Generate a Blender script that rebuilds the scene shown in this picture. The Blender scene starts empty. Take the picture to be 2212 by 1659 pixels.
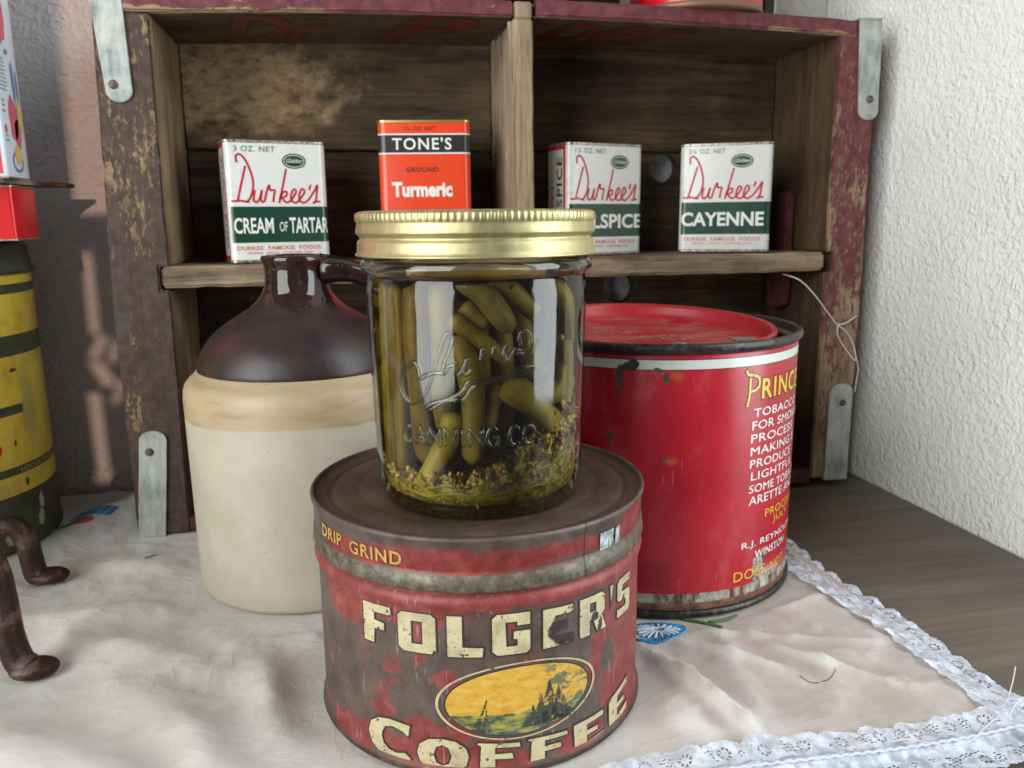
import bpy, bmesh, math, random
from mathutils import Vector, Matrix, noise as mn
random.seed(7)
sc = bpy.context.scene
COL = sc.collection
R = math.radians
PI = math.pi

# ------------------------------------------------------------------ camera
CAM = Vector((0.1293, -0.4871, 0.1818))
yaw, pitch, roll = -0.196, 0.1995, -0.0106
f = Vector((-math.sin(yaw)*math.cos(pitch), math.cos(yaw)*math.cos(pitch), -math.sin(pitch)))
rt = Vector((math.cos(yaw), math.sin(yaw), 0))
up = rt.cross(f)
rt, up = math.cos(roll)*rt+math.sin(roll)*up, -math.sin(roll)*rt+math.cos(roll)*up
cd = bpy.data.cameras.new('camera')
cam = bpy.data.objects.new('camera', cd)
COL.objects.link(cam)
cam.matrix_world = Matrix(((rt.x, up.x, -f.x, CAM.x), (rt.y, up.y, -f.y, CAM.y), (rt.z, up.z, -f.z, CAM.z), (0, 0, 0, 1)))
cd.sensor_width = 36
cd.lens = 1738.5/2212*36
cd.clip_start = 0.01
cd.clip_end = 50
cd.dof.use_dof = True
cd.dof.focus_distance = 0.30
cd.dof.aperture_fstop = 20
sc.camera = cam

# ------------------------------------------------------------------ world and lamps
w = bpy.data.worlds.new('World')
sc.world = w
w.use_nodes = True
wn = w.node_tree
bg = wn.nodes['Background']
bg.inputs[0].default_value = (0.92, 0.96, 1.0, 1)
bg.inputs[1].default_value = 0.17
sc.view_settings.view_transform = 'Standard'
sc.view_settings.look = 'None'
sc.view_settings.exposure = 0
sc.view_settings.gamma = 1


def area(name, loc, target, sx, sy, power, col):
    l = bpy.data.lights.new(name, 'AREA')
    l.shape = 'RECTANGLE'; l.size = sx; l.size_y = sy; l.energy = power; l.color = col
    o = bpy.data.objects.new(name, l); COL.objects.link(o)
    o.location = loc
    d = Vector(target)-Vector(loc)
    o.rotation_euler = d.to_track_quat('-Z', 'Y').to_euler()
    return o


area('window_light_right', (1.10, -0.66, 0.50), (0.2, -0.2, 0.20), 0.55, 1.45, 17, (0.88, 0.96, 1.0))
area('fill_light_left', (-1.05, -1.14, 0.50), (0.45, -0.08, 0.12), 1.20, 1.70, 41, (0.97, 1.0, 0.985))  # unseen soft fill lamp, added to brighten the right wall

WALLY = 0.095
WALLX = 0.4865
SL = Vector((-0.05, -2.6, 0.75))


# ------------------------------------------------------------------ node helper
class NT:
    def __init__(s, tree):
        s.t = tree; s.n = tree.nodes; s.l = tree.links

    def new(s, typ, **kw):
        n = s.n.new(typ)
        for k, v in kw.items():
            setattr(n, k, v)
        return n

    def put(s, sock, v):
        if isinstance(v, bpy.types.NodeSocket):
            s.l.new(v, sock)
        elif isinstance(v, (tuple, list)) and len(v) == 3 and sock.type == 'RGBA':
            sock.default_value = (*v, 1)
        else:
            sock.default_value = v

    def math(s, op, a, b=0.0, c=None, clamp=False):
        n = s.new('ShaderNodeMath', operation=op, use_clamp=clamp)
        s.put(n.inputs[0], a); s.put(n.inputs[1], b)
        if c is not None:
            s.put(n.inputs[2], c)
        return n.outputs[0]

    def vmath(s, op, a, b=(0, 0, 0)):
        n = s.new('ShaderNodeVectorMath', operation=op)
        s.put(n.inputs[0], a); s.put(n.inputs[1], b)
        return n.outputs['Value'] if op in ('LENGTH', 'DOT_PRODUCT', 'DISTANCE') else n.outputs['Vector']

    def mix(s, fac, a, b, mode='MIX'):
        n = s.new('ShaderNodeMix', data_type='RGBA', blend_type=mode)
        s.put(n.inputs[0], fac); s.put(n.inputs[6], a); s.put(n.inputs[7], b)
        return n.outputs[2]

    def sep(s, v):
        n = s.new('ShaderNodeSeparateXYZ'); s.put(n.inputs[0], v)
        return n.outputs

    def obj(s):
        return s.new('ShaderNodeTexCoord').outputs['Object']

    def uv(s):
        return s.new('ShaderNodeTexCoord').outputs['UV']

    def scale(s, v, k, off=(0, 0, 0)):
        n = s.new('ShaderNodeMapping')
        s.put(n.inputs['Vector'], v)
        n.inputs['Scale'].default_value = k
        n.inputs['Location'].default_value = off
        return n.outputs[0]

    def noise(s, v, scale, detail=3, rough=0.55, dist=0.0, color=False):
        n = s.new('ShaderNodeTexNoise')
        s.put(n.inputs['Vector'], v)
        n.inputs['Scale'].default_value = scale
        n.inputs['Detail'].default_value = detail
        n.inputs['Roughness'].default_value = rough
        n.inputs['Distortion'].default_value = dist
        return n.outputs['Color'] if color else n.outputs[0]

    def voro(s, v, scale, feature='F1'):
        n = s.new('ShaderNodeTexVoronoi', feature=feature)
        s.put(n.inputs['Vector'], v)
        n.inputs['Scale'].default_value = scale
        return n.outputs['Distance']

    def step(s, v, lo, hi):
        n = s.new('ShaderNodeMapRange', interpolation_type='SMOOTHSTEP')
        s.put(n.inputs[0], v)
        s.put(n.inputs[1], lo); s.put(n.inputs[2], hi)
        return n.outputs[0]

    def ramp(s, v, stops, interp='LINEAR'):
        n = s.new('ShaderNodeValToRGB')
        s.put(n.inputs[0], v)
        e = n.color_ramp.elements
        n.color_ramp.interpolation = interp
        while len(e) < len(stops):
            e.new(0.5)
        for i, (p, c) in enumerate(stops):
            e[i].position = p; e[i].color = (*c, 1)
        return n.outputs[0]

    def blobs(s, uv, bl, warp=0.003, wscale=300, soft=0.25):
        """1 inside the listed spots (u, v, ru, rv in mm on the surface), ragged outline"""
        w_ = s.noise(uv, wscale, 5, 0.65, color=True)
        w_ = s.vmath('MULTIPLY', s.vmath('SUBTRACT', w_, (0.5, 0.5, 0.5)), (warp*4, warp*4, 0))
        p = s.vmath('ADD', uv, w_)
        out = None
        for (u, v, ru, rv) in bl:
            q = s.vmath('SUBTRACT', p, (u*.001, v*.001, 0))
            q = s.vmath('MULTIPLY', q, (1000.0/ru, 1000.0/rv, 0))
            L = s.vmath('LENGTH', q)
            out = L if out is None else s.math('MINIMUM', out, L)
        return s.step(out, 1+soft, 1-soft)

    def bump(s, h, strength, dist, normal=None):
        n = s.new('ShaderNodeBump')
        n.inputs['Strength'].default_value = strength
        n.inputs['Distance'].default_value = dist
        s.put(n.inputs['Height'], h)
        if normal:
            s.put(n.inputs['Normal'], normal)
        return n.outputs[0]


def mat(name, fn=None, color=(.5, .5, .5), rough=.5, metal=0.0, spec=0.5):
    m = bpy.data.materials.new(name)
    m.use_nodes = True
    nt = NT(m.node_tree)
    b = m.node_tree.nodes['Principled BSDF']
    b.inputs['Base Color'].default_value = (*color, 1)
    b.inputs['Roughness'].default_value = rough
    b.inputs['Metallic'].default_value = metal
    b.inputs['Specular IOR Level'].default_value = spec
    if fn:
        fn(nt, b)
    return m


# sunlight that reaches the back wall through the leaded window: a masked warm spot lamp
def sun_patch():
    l = bpy.data.lights.new('sun_through_window', 'SPOT')
    l.energy = 135; l.color = (1.0, 0.62, 0.46); l.shadow_soft_size = 0.004
    l.spot_size = R(44); l.spot_blend = 0.0
    o = bpy.data.objects.new('sun_through_window', l); COL.objects.link(o)
    o.location = SL
    o.rotation_euler = (R(90), 0, 0)       # shines along +Y
    l.use_nodes = True
    nt = NT(l.node_tree)
    em = [n for n in l.node_tree.nodes if n.type == 'EMISSION'][0]
    tc = nt.new('ShaderNodeTexCoord')
    X, Y, Z = nt.sep(tc.outputs['Normal'])[:3]
    D = WALLY-SL.y
    # lamp frame: -Z forward, X right, Y up
    Zi = nt.math('ABSOLUTE', Z)
    wx = nt.math('MULTIPLY', nt.math('DIVIDE', X, Zi), D)
    wz = nt.math('MULTIPLY', nt.math('DIVIDE', Y, Zi), D)
    # boxes: (x centre, z centre, half w, half h, lean) on the wall, relative to the world
    P = [(-.022, .270, .019, .0805, .035, 1.0), (-.030, .270, .0165, .0805, .035, .3),
         (-.0405, .1375, .0028, .027, .01, 1.0), (-.0452, .041, .0036, .029, -.01, 1.0),
         (-.045, .0095, .006, .0028, 0, .8), (-.0395, .1015, .0035, .0075, .5, .95),
         (-.0385, .083, .0048, .0085, -.45, .95), (-.030, .098, .0028, .007, .3, .8), (-.0295, .070, .0028, .008, .5, .8)]
    tot = None
    for (cx, cz, hw, hh, lean, k) in P:
        cz_, cx_ = cz-SL.z, cx-SL.x
        dz = nt.math('SUBTRACT', wz, cz_)
        dx = nt.math('SUBTRACT', wx, cx_)
        dx = nt.math('SUBTRACT', dx, nt.math('MULTIPLY', dz, lean))
        a = nt.step(nt.math('ABSOLUTE', dx), hw+.0009, hw-.0009)
        b = nt.step(nt.math('ABSOLUTE', dz), hh+.0009, hh-.0009)
        m = nt.math('MULTIPLY', nt.math('MULTIPLY', a, b), k)
        tot = m if tot is None else nt.math('MAXIMUM', tot, m)
    nt.l.new(tot, em.inputs['Strength'])


sun_patch()


# ------------------------------------------------------------------ object helpers
def thing(name, label, cat, loc=(0, 0, 0), rotz=0.0, group=None):
    o = bpy.data.objects.new(name, None); COL.objects.link(o)
    o.empty_display_size = 0.02
    o.location = loc; o.rotation_euler = (0, 0, rotz)
    o['label'] = label; o['category'] = cat
    if group:
        o['group'] = group
    return o


def tag(o, label, cat, group=None):
    o['label'] = label; o['category'] = cat
    if group:
        o['group'] = group
    return o


def link(name, bm, m, parent=None, smooth=False, kind=None, label=None, autosmooth=None):
    me = bpy.data.meshes.new(name)
    bm.to_mesh(me); bm.free()
    if m:
        me.materials.append(m)
    if smooth:
        me.polygons.foreach_set('use_smooth', [True]*len(me.polygons))
        if autosmooth:
            me.set_sharp_from_angle(angle=R(autosmooth))
    o = bpy.data.objects.new(name, me); COL.objects.link(o)
    if parent:
        o.parent = parent
    if kind:
        o['kind'] = kind
    if label:
        o['label'] = label
    return o


def bm_box(x0, x1, y0, y1, z0, z1, bev=0.0, seg=2):
    bm = bmesh.new()
    bmesh.ops.create_cube(bm, size=1)
    for v in bm.verts:
        v.co = Vector((x0+(v.co.x+.5)*(x1-x0), y0+(v.co.y+.5)*(y1-y0), z0+(v.co.z+.5)*(z1-z0)))
    if bev:
        bmesh.ops.bevel(bm, geom=bm.edges[:], offset=bev, segments=seg, affect='EDGES')
    return bm


def slice_bm(bm, axis, step):
    vs = [v.co[axis] for v in bm.verts]
    a, b = min(vs), max(vs)
    x = math.floor(a/step)*step+step
    no = [0, 0, 0]; no[axis] = 1
    while x < b-1e-5:
        co = [0, 0, 0]; co[axis] = x
        bmesh.ops.bisect_plane(bm, geom=bm.verts[:]+bm.edges[:]+bm.faces[:], plane_co=co, plane_no=no, dist=1e-7)
        x += step


def rough_bm(bm, amp, scale, seed=0):
    for v in bm.verts:
        n = mn.noise_vector(v.co*scale+Vector((seed*7.3, seed*3.1, seed)))
        v.co += n*amp


def prism_y(poly, y0, y1, bev=0.0006, step=None, amp=0.0, seed=0):
    """polygon in (x, z) extruded along y"""
    bm = bmesh.new()
    a = [bm.verts.new((p[0], y0, p[1])) for p in poly]
    b = [bm.verts.new((p[0], y1, p[1])) for p in poly]
    n = len(poly)
    bm.faces.new(a[::-1]); bm.faces.new(b)
    for i in range(n):
        bm.faces.new((a[i], a[(i+1) % n], b[(i+1) % n], b[i]))
    bmesh.ops.recalc_face_normals(bm, faces=bm.faces[:])
    if bev:
        bmesh.ops.bevel(bm, geom=bm.edges[:], offset=bev, segments=2, affect='EDGES', clamp_overlap=True)
    bmesh.ops.triangulate(bm, faces=[q for q in bm.faces if len(q.verts) > 6])
    if step:
        for ax in (0, 1, 2):
            slice_bm(bm, ax, step)
    if amp:
        rough_bm(bm, amp, 70, seed)
    return bm


def board(x0, x1, y0, y1, z0, z1, seed=0, amp=0.0004, bev=0.001, step=0.006):
    bm = bm_box(x0, x1, y0, y1, z0, z1, bev)
    for ax in (0, 1, 2):
        slice_bm(bm, ax, step)
    rough_bm(bm, amp, 80, seed)
    return bm


def lathe(prof, seg=128, R0=None, cap_bottom=True, cap_top=True, wob=None):
    """profile [(r, z)...] bottom to top around z; UV = (arc length from the front, z) in metres"""
    bm = bmesh.new()
    uvl = bm.loops.layers.uv.new('UVMap')
    rr = R0 or max(p[0] for p in prof)
    rings = []
    for (r, z) in prof:
        ring = []
        for i in range(seg):
            t = -PI+2*PI*i/seg
            k = 1.0 if wob is None else 1+wob(t, z)
            ring.append(bm.verts.new((r*k*math.sin(t), -r*k*math.cos(t), z)))
        rings.append(ring)
    for j in range(len(prof)-1):
        for i in range(seg):
            i2 = (i+1) % seg
            fc = bm.faces.new((rings[j][i], rings[j][i2], rings[j+1][i2], rings[j+1][i]))
            t0, t1 = -PI+2*PI*i/seg, -PI+2*PI*(i+1)/seg
            for lp, (t, z) in zip(fc.loops, ((t0, prof[j][1]), (t1, prof[j][1]), (t1, prof[j+1][1]), (t0, prof[j+1][1]))):
                lp[uvl].uv = (t*rr, z)
    for ok, ring, z, flip in ((cap_bottom, rings[0], prof[0][1], True), (cap_top, rings[-1], prof[-1][1], False)):
        if ok and prof[0 if flip else -1][0] > 1e-4:
            fc = bm.faces.new(ring[::-1] if flip else ring)
            for lp in fc.loops:
                lp[uvl].uv = (lp.vert.co.x, lp.vert.co.y)
    return bm


def smooth_path(pts, n=8, closed=False):
    P = [Vector(p) for p in pts]
    out = []
    m = len(P)
    rng = range(m if closed else m-1)
    for i in rng:
        if closed:
            p0, p1, p2, p3 = P[(i-1) % m], P[i], P[(i+1) % m], P[(i+2) % m]
        else:
            p0, p1, p2, p3 = P[max(i-1, 0)], P[i], P[i+1], P[min(i+2, m-1)]
        for k in range(n):
            t = k/n
            out.append(0.5*((2*p1)+(-p0+p2)*t+(2*p0-5*p1+4*p2-p3)*t*t+(-p0+3*p1-3*p2+p3)*t*t*t))
    if not closed:
        out.append(P[-1])
    return out


def tube(bm, path, rad, seg=8, cap=True, flat=None):
    """rad: number or function of 0..1; flat: (vector) squash direction factor"""
    n = len(path)
    rings = []
    prev = None
    for i, p in enumerate(path):
        d = (path[min(i+1, n-1)]-path[max(i-1, 0)])
        if d.length < 1e-9:
            d = Vector((0, 0, 1))
        d.normalize()
        if prev is None:
            a = d.orthogonal().normalized()
        else:
            a = (prev-d*prev.dot(d))
            a = a.normalized() if a.length > 1e-6 else d.orthogonal().normalized()
        prev = a
        b = d.cross(a)
        r = rad(i/(n-1)) if callable(rad) else rad
        rings.append([bm.verts.new(p+(a*math.cos(2*PI*k/seg)+b*math.sin(2*PI*k/seg))*r) for k in range(seg)])
    for j in range(n-1):
        for k in range(seg):
            k2 = (k+1) % seg
            bm.faces.new((rings[j][k], rings[j][k2], rings[j+1][k2], rings[j+1][k]))
    if cap:
        bm.faces.new(rings[0][::-1]); bm.faces.new(rings[-1])


# ---- flat print: 2D shapes (metres) sliced and laid on a surface
def shape_from_text(body, box, bold=0.0, shear=0.0, space=1.0):
    """text fitted into box (u0, u1, v0, v1); returns (verts, faces)"""
    c = bpy.data.curves.new('lettering_source', 'FONT')
    c.body = body; c.offset = bold; c.shear = shear; c.space_character = space
    c.resolution_u = 3
    c.fill_mode = 'FRONT'
    o = bpy.data.objects.new('lettering_source', c)
    COL.objects.link(o)
    dg = bpy.context.evaluated_depsgraph_get()
    me = bpy.data.meshes.new_from_object(o.evaluated_get(dg))
    vs = [(v.co.x, v.co.y) for v in me.vertices]
    fs = [tuple(p.vertices) for p in me.polygons]
    bpy.data.objects.remove(o); bpy.data.curves.remove(c); bpy.data.meshes.remove(me)
    x0, x1 = min(v[0] for v in vs), max(v[0] for v in vs)
    y0, y1 = min(v[1] for v in vs), max(v[1] for v in vs)
    u0, u1, v0, v1 = box
    return ([(u0+(x-x0)/(x1-x0)*(u1-u0), v0+(y-y0)/(y1-y0)*(v1-v0)) for x, y in vs], fs)


def shape_from_polys(polys, offset=0.0):
    """polys: list of loops (first outer, holes after, any mix) filled even-odd"""
    c = bpy.data.curves.new('lettering_source', 'CURVE')
    c.dimensions = '2D'; c.fill_mode = 'FRONT'; c.offset = offset
    K = 100.0
    for pl in polys:
        s = c.splines.new('POLY'); s.points.add(len(pl)-1)
        for i, p in enumerate(pl):
            s.points[i].co = (p[0]*K, p[1]*K, 0, 1)
        s.use_cyclic_u = True
    c.offset = offset*K
    o = bpy.data.objects.new('lettering_source', c)
    COL.objects.link(o)
    dg = bpy.context.evaluated_depsgraph_get()
    me = bpy.data.meshes.new_from_object(o.evaluated_get(dg))
    vs = [(v.co.x/K, v.co.y/K) for v in me.vertices]
    fs = [tuple(p.vertices) for p in me.polygons]
    bpy.data.objects.remove(o); bpy.data.curves.remove(c); bpy.data.meshes.remove(me)
    return vs, fs


def ribbon(pts, wd, n=6, smooth=True):
    P = smooth_path([(p[0], p[1], 0) for p in pts], n) if smooth else [Vector((p[0], p[1], 0)) for p in pts]
    vs, fs = [], []
    m = len(P)
    for i, p in enumerate(P):
        d = (P[min(i+1, m-1)]-P[max(i-1, 0)])
        if d.length < 1e-9:
            d = Vector((1, 0, 0))
        d.normalize()
        nrm = Vector((-d.y, d.x, 0))
        ww = (wd(i/(m-1)) if callable(wd) else wd)/2
        vs += [tuple((p+nrm*ww)[:2]), tuple((p-nrm*ww)[:2])]
        if i:
            k = 2*i
            fs.append((k-2, k-1, k+1, k))
    return vs, fs


def rect(u0, u1, v0, v1):
    return [(u0, v0), (u1, v0), (u1, v1), (u0, v1)], [(0, 1, 2, 3)]


def ellipse(cu, cv, ru, rv, n=48, hole=None):
    o = [(cu+ru*math.cos(2*PI*i/n), cv+rv*math.sin(2*PI*i/n)) for i in range(n)]
    if hole is None:
        return o, [tuple(range(n))]
    i_ = [(cu+(ru-hole)*math.cos(2*PI*i/n), cv+(rv-hole)*math.sin(2*PI*i/n)) for i in range(n)]
    return o+i_, [(i, (i+1) % n, n+(i+1) % n, n+i) for i in range(n)]


def print_on(name, shapes, surf, m, parent, lift=0.0001, step=0.002, label=None, slice_v=None, kind=None, each=True):
    """surf(u, v) -> (point, normal)"""
    if each and len(shapes) > 1:
        return [print_on(name, [s_], surf, m, parent, lift, step, label, slice_v, kind) for s_ in shapes]
    bm = bmesh.new()
    for vs, fs in shapes:
        V = [bm.verts.new((x, y, 0)) for x, y in vs]
        for fc in fs:
            try:
                bm.faces.new([V[i] for i in fc])
            except ValueError:
                pass
    if step:
        slice_bm(bm, 0, step)
    if slice_v:
        slice_bm(bm, 1, slice_v)
    for fc in bm.faces:
        if fc.normal.z < 0:
            fc.normal_flip()
    uvl = bm.loops.layers.uv.new('UVMap')
    for fc in bm.faces:
        for lp in fc.loops:
            lp[uvl].uv = (lp.vert.co.x, lp.vert.co.y)
    for v in bm.verts:
        p, n = surf(v.co.x, v.co.y)
        v.co = p+n*lift
    return link(name, bm, m, parent, kind=kind, label=label)


def cyl_surf(r):
    def s(u, v):
        t = u/r
        n = Vector((math.sin(t), -math.cos(t), 0))
        return Vector((n.x*r, n.y*r, v)), n
    return s


# ------------------------------------------------------------------ materials
def wood_fn(c_dark, c_mid, c_light, axis=0, seed=0.0, paint=None, wear=0.5, grain=1.0, patch=None, wscale=45, outside=None, inside=None, low=None, gz=0.0):
    def fn(nt, b):
        oc = nt.obj()
        k = [1.0, 1.0, 1.0]; k[axis] = 0.07
        p = nt.scale(oc, tuple(k), (seed, seed*.7, seed*1.3))
        g1 = nt.noise(p, 420, 6, 0.7, 0.6)
        g2 = nt.noise(p, 90, 4, 0.6, 1.2)
        blot = nt.noise(nt.scale(oc, (1, 1, 1), (seed, 3+seed, 1)), 22, 5, 0.6)
        t = nt.math('ADD', nt.math('MULTIPLY', g2, 0.55), nt.math('MULTIPLY', blot, 0.45))
        col = nt.ramp(t, [(.34, c_dark), (.50, c_mid), (.68, c_light)])
        col = nt.mix(1.0, col, (1.05, .985, .87), 'MULTIPLY')
        fine = nt.ramp(g1, [(.30, (.35, .33, .31)), (.52, (1, 1, 1)), (.75, (1.0, 1.0, 1.0))])
        col = nt.mix(0.8, col, fine, 'MULTIPLY')
        h = nt.math('ADD', nt.math('MULTIPLY', g1, 0.7), nt.math('MULTIPLY', g2, 0.5))
        if patch:
            (cx, cy, cz, rx, rz, pc) = patch
            q = nt.vmath('SUBTRACT', oc, (cx, cy, cz))
            q = nt.vmath('MULTIPLY', q, (1/rx, 0, 1/rz))
            ww = nt.vmath('MULTIPLY', nt.vmath('SUBTRACT', nt.noise(oc, 60, 5, .65, color=True), (.5, .5, .5)), (2.2, 0, 2.2))
            L = nt.vmath('LENGTH', nt.vmath('ADD', q, ww))
            mk = nt.math('MULTIPLY', nt.step(L, 1.35, 0.45), .92)
            sp = nt.ramp(nt.noise(nt.scale(oc, (.5, 1, 1)), 210, 5, .7), [(.34, tuple(x*.45 for x in pc)), (.48, pc), (.7, tuple(min(1, x*1.5) for x in pc))])
            col = nt.mix(mk, col, sp)
        if paint:
            k2 = [1.0, 1.0, 1.0]; k2[axis] = 0.38
            pp = nt.scale(oc, tuple(k2), (seed+2, seed, seed))
            n1 = nt.noise(pp, wscale, 8, 0.72, 0.3)
            n2 = nt.noise(pp, wscale*9, 5, 0.75)
            nn = nt.math('ADD', nt.math('MULTIPLY', n1, 0.55), nt.math('MULTIPLY', n2, 0.45))
            if gz:
                nn = nt.math('SUBTRACT', nn, nt.math('MULTIPLY', nt.math('SUBTRACT', nt.sep(oc)[2], .15), gz))
            mk = nt.step(nn, wear-0.03, wear+0.02)
            if outside:      # painted front edge and outer side only; the inside is bare wood
                ox, oy, _ = nt.sep(oc)[:3]
                fr_ = nt.math('MAXIMUM', nt.step(oy, .0022, .0012), nt.step(nt.math('MULTIPLY', nt.math('SUBTRACT', ox, outside[0]), outside[1]), -.0005, .0005))
                mk = nt.math('MAXIMUM', mk, nt.math('SUBTRACT', 1.0, fr_))
                if inside:   # inner faces multiplied by a darker tint
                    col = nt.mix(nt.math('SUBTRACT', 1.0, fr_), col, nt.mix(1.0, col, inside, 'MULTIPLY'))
            if low:          # paint rubbed off along the lower arris
                zz_ = nt.math('ADD', nt.sep(oc)[2], nt.math('MULTIPLY', nt.math('SUBTRACT', nt.noise(pp, 60, 5, .7), .5), .020))
                mk = nt.math('MAXIMUM', mk, nt.step(zz_, low+.0005, low-.0005))
            pv = nt.mix(nt.step(nt.noise(oc, 160, 4, .6), .35, .7), tuple(x*.7 for x in paint), tuple(min(1, x*1.25) for x in paint))
            col = nt.mix(mk, pv, col)
            h = nt.math('SUBTRACT', h, nt.math('MULTIPLY', mk, 0.9))
            nt.put(b.inputs['Roughness'], nt.math('ADD', nt.math('MULTIPLY', mk, 0.3), 0.5))
        else:
            b.inputs['Roughness'].default_value = 0.8
        nt.put(b.inputs['Base Color'], col)
        nt.put(b.inputs['Normal'], nt.bump(h, 0.6, 0.0006*grain))
        b.inputs['Specular IOR Level'].default_value = 0.3
    return fn


MAROON_R = (.150, .040, .048)
MAROON_L = (.066, .038, .030)
M_end_l = mat('worn_maroon_wood_left', wood_fn((.11, .078, .05), (.23, .165, .10), (.36, .265, .165), 2, 1.0, MAROON_L, .560, outside=(.004, -1), gz=-.28))
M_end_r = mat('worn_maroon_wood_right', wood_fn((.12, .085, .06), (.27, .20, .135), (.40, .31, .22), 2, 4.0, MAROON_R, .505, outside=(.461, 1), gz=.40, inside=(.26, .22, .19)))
M_top = mat('maroon_wood_top', wood_fn((.14, .10, .06), (.30, .21, .13), (.45, .33, .20), 0, 7.0, MAROON_R, .60, low=.2955))
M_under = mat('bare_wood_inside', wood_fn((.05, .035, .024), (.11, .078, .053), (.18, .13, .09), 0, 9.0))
M_shelf = mat('pale_grey_shelf_wood', wood_fn((.06, .044, .032), (.22, .168, .122), (.42, .335, .25), 0, 12.0))
M_div = mat('pale_divider_wood', wood_fn((.14, .105, .075), (.30, .235, .17), (.43, .35, .26), 2, 15.0))
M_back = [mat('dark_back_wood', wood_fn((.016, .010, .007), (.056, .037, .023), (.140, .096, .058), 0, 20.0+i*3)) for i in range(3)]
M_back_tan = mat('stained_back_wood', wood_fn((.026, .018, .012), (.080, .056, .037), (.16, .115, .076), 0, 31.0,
                 patch=(.066, .08, .268, .062, .030, (.36, .25, .135))))
M_bottom = mat('maroon_wood_bottom', wood_fn((.10, .07, .045), (.20, .14, .09), (.3, .22, .15), 0, 17.0, (.08, .018, .02), .60))


def zinc(nt, b):
    oc = nt.obj()
    n = nt.noise(nt.scale(oc, (1, 1, .25)), 200, 6, .7)
    n2 = nt.noise(oc, 60, 5, .65)
    col = nt.ramp(nt.math('ADD', nt.math('MULTIPLY', n, .5), nt.math('MULTIPLY', n2, .5)), [(.32, (.13, .14, .13)), (.48, (.36, .38, .36)), (.66, (.58, .60, .57))])
    nt.put(b.inputs['Base Color'], col)
    b.inputs['Metallic'].default_value = .35
    nt.put(b.inputs['Roughness'], nt.math('ADD', nt.math('MULTIPLY', n, .4), .28))
    nt.put(b.inputs['Normal'], nt.bump(n, .35, .0004))


M_zinc = mat('zinc_strap', zinc)
M_nail = mat('rusty_nail', lambda nt, b: nt.put(b.inputs['Base Color'], nt.ramp(nt.noise(nt.obj(), 900, 4), [(.35, (.06, .035, .025)), (.65, (.20, .14, .11))])), rough=.6, metal=.4)


def wall_fn(tint):
    def fn(nt, b):
        oc = nt.obj()
        n1 = nt.noise(oc, 230, 2, .5, 0.6)
        n2 = nt.noise(oc, 420, 3, .6)
        v = nt.voro(nt.vmath('ADD', oc, nt.vmath('MULTIPLY', nt.noise(oc, 90, 2, color=True), (.008, .008, .008))), 300)
        h = nt.math('ADD', nt.math('ADD', nt.step(n1, .30, .72), nt.math('MULTIPLY', n2, .45)), nt.math('MULTIPLY', nt.step(v, .6, .1), .35))
        big = nt.noise(oc, 14, 4, .6)
        h = nt.math('MULTIPLY', h, nt.math('ADD', .75, nt.math('MULTIPLY', nt.step(nt.noise(oc, 26, 3, .6), .32, .68), .45)))
        nt.put(b.inputs['Normal'], nt.bump(h, .58, .0011))
        nt.put(b.inputs['Base Color'], nt.ramp(big, [(.35, tuple(x*.93 for x in tint)), (.65, tint)]))
    return fn


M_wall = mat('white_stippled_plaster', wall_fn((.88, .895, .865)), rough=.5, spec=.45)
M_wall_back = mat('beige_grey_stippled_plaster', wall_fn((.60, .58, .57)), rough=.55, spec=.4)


def table_fn(nt, b):
    oc = nt.obj()
    p = nt.scale(oc, (.06, 1, 1))
    g = nt.noise(p, 260, 6, .65, .8)
    g2 = nt.noise(p, 50, 4, .6, 1.0)
    col = nt.ramp(nt.math('ADD', nt.math('MULTIPLY', g, .5), nt.math('MULTIPLY', g2, .5)), [(.32, (.070, .052, .036)), (.50, (.120, .092, .066)), (.66, (.18, .140, .102))])
    nt.put(b.inputs['Base Color'], col)
    b.inputs['Roughness'].default_value = .42
    nt.put(b.inputs['Normal'], nt.bump(g, .25, .0003))


M_table = mat('dark_wood_laminate', table_fn)


def cloth_fn(nt, b):
    oc = nt.obj()
    wv = nt.new('ShaderNodeTexWave'); wv.inputs['Scale'].default_value = 900; nt.put(wv.inputs['Vector'], oc)
    n = nt.noise(oc, 1400, 3, .6)
    n2 = nt.noise(oc, 28, 5, .6)
    x = nt.sep(oc)[0]
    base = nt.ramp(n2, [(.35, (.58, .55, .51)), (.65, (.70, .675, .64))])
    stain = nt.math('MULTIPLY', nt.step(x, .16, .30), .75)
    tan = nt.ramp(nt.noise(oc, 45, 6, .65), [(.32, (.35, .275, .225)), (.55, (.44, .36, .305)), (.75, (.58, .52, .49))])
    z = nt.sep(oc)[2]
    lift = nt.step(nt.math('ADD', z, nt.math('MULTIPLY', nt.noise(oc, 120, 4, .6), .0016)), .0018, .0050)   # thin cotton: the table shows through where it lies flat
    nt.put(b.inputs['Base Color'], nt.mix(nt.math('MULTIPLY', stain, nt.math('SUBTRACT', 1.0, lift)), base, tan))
    def ridge(sc_, pw):
        q = nt.noise(nt.scale(oc, (1, 1.3, 1), (sc_, 0, 0)), sc_, 3, .5, .8)
        return nt.math('POWER', nt.math('SUBTRACT', 1.0, nt.math('ABSOLUTE', nt.math('MULTIPLY', nt.math('SUBTRACT', q, .5), 4.0))), pw, clamp=True)
    b.inputs['Roughness'].default_value = .9
    b.inputs['Specular IOR Level'].default_value = .2
    b.inputs['Sheen Weight'].default_value = .2
    h = nt.math('ADD', nt.math('MULTIPLY', n, .35), nt.math('MULTIPLY', nt.noise(oc, 160, 4, .6), 1.0))
    h = nt.math('ADD', h, nt.math('ADD', nt.math('MULTIPLY', ridge(22, 5.0), .6), nt.math('MULTIPLY', ridge(50, 3.0), .35)))
    nt.put(b.inputs['Normal'], nt.bump(h, .42, .0009))


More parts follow.
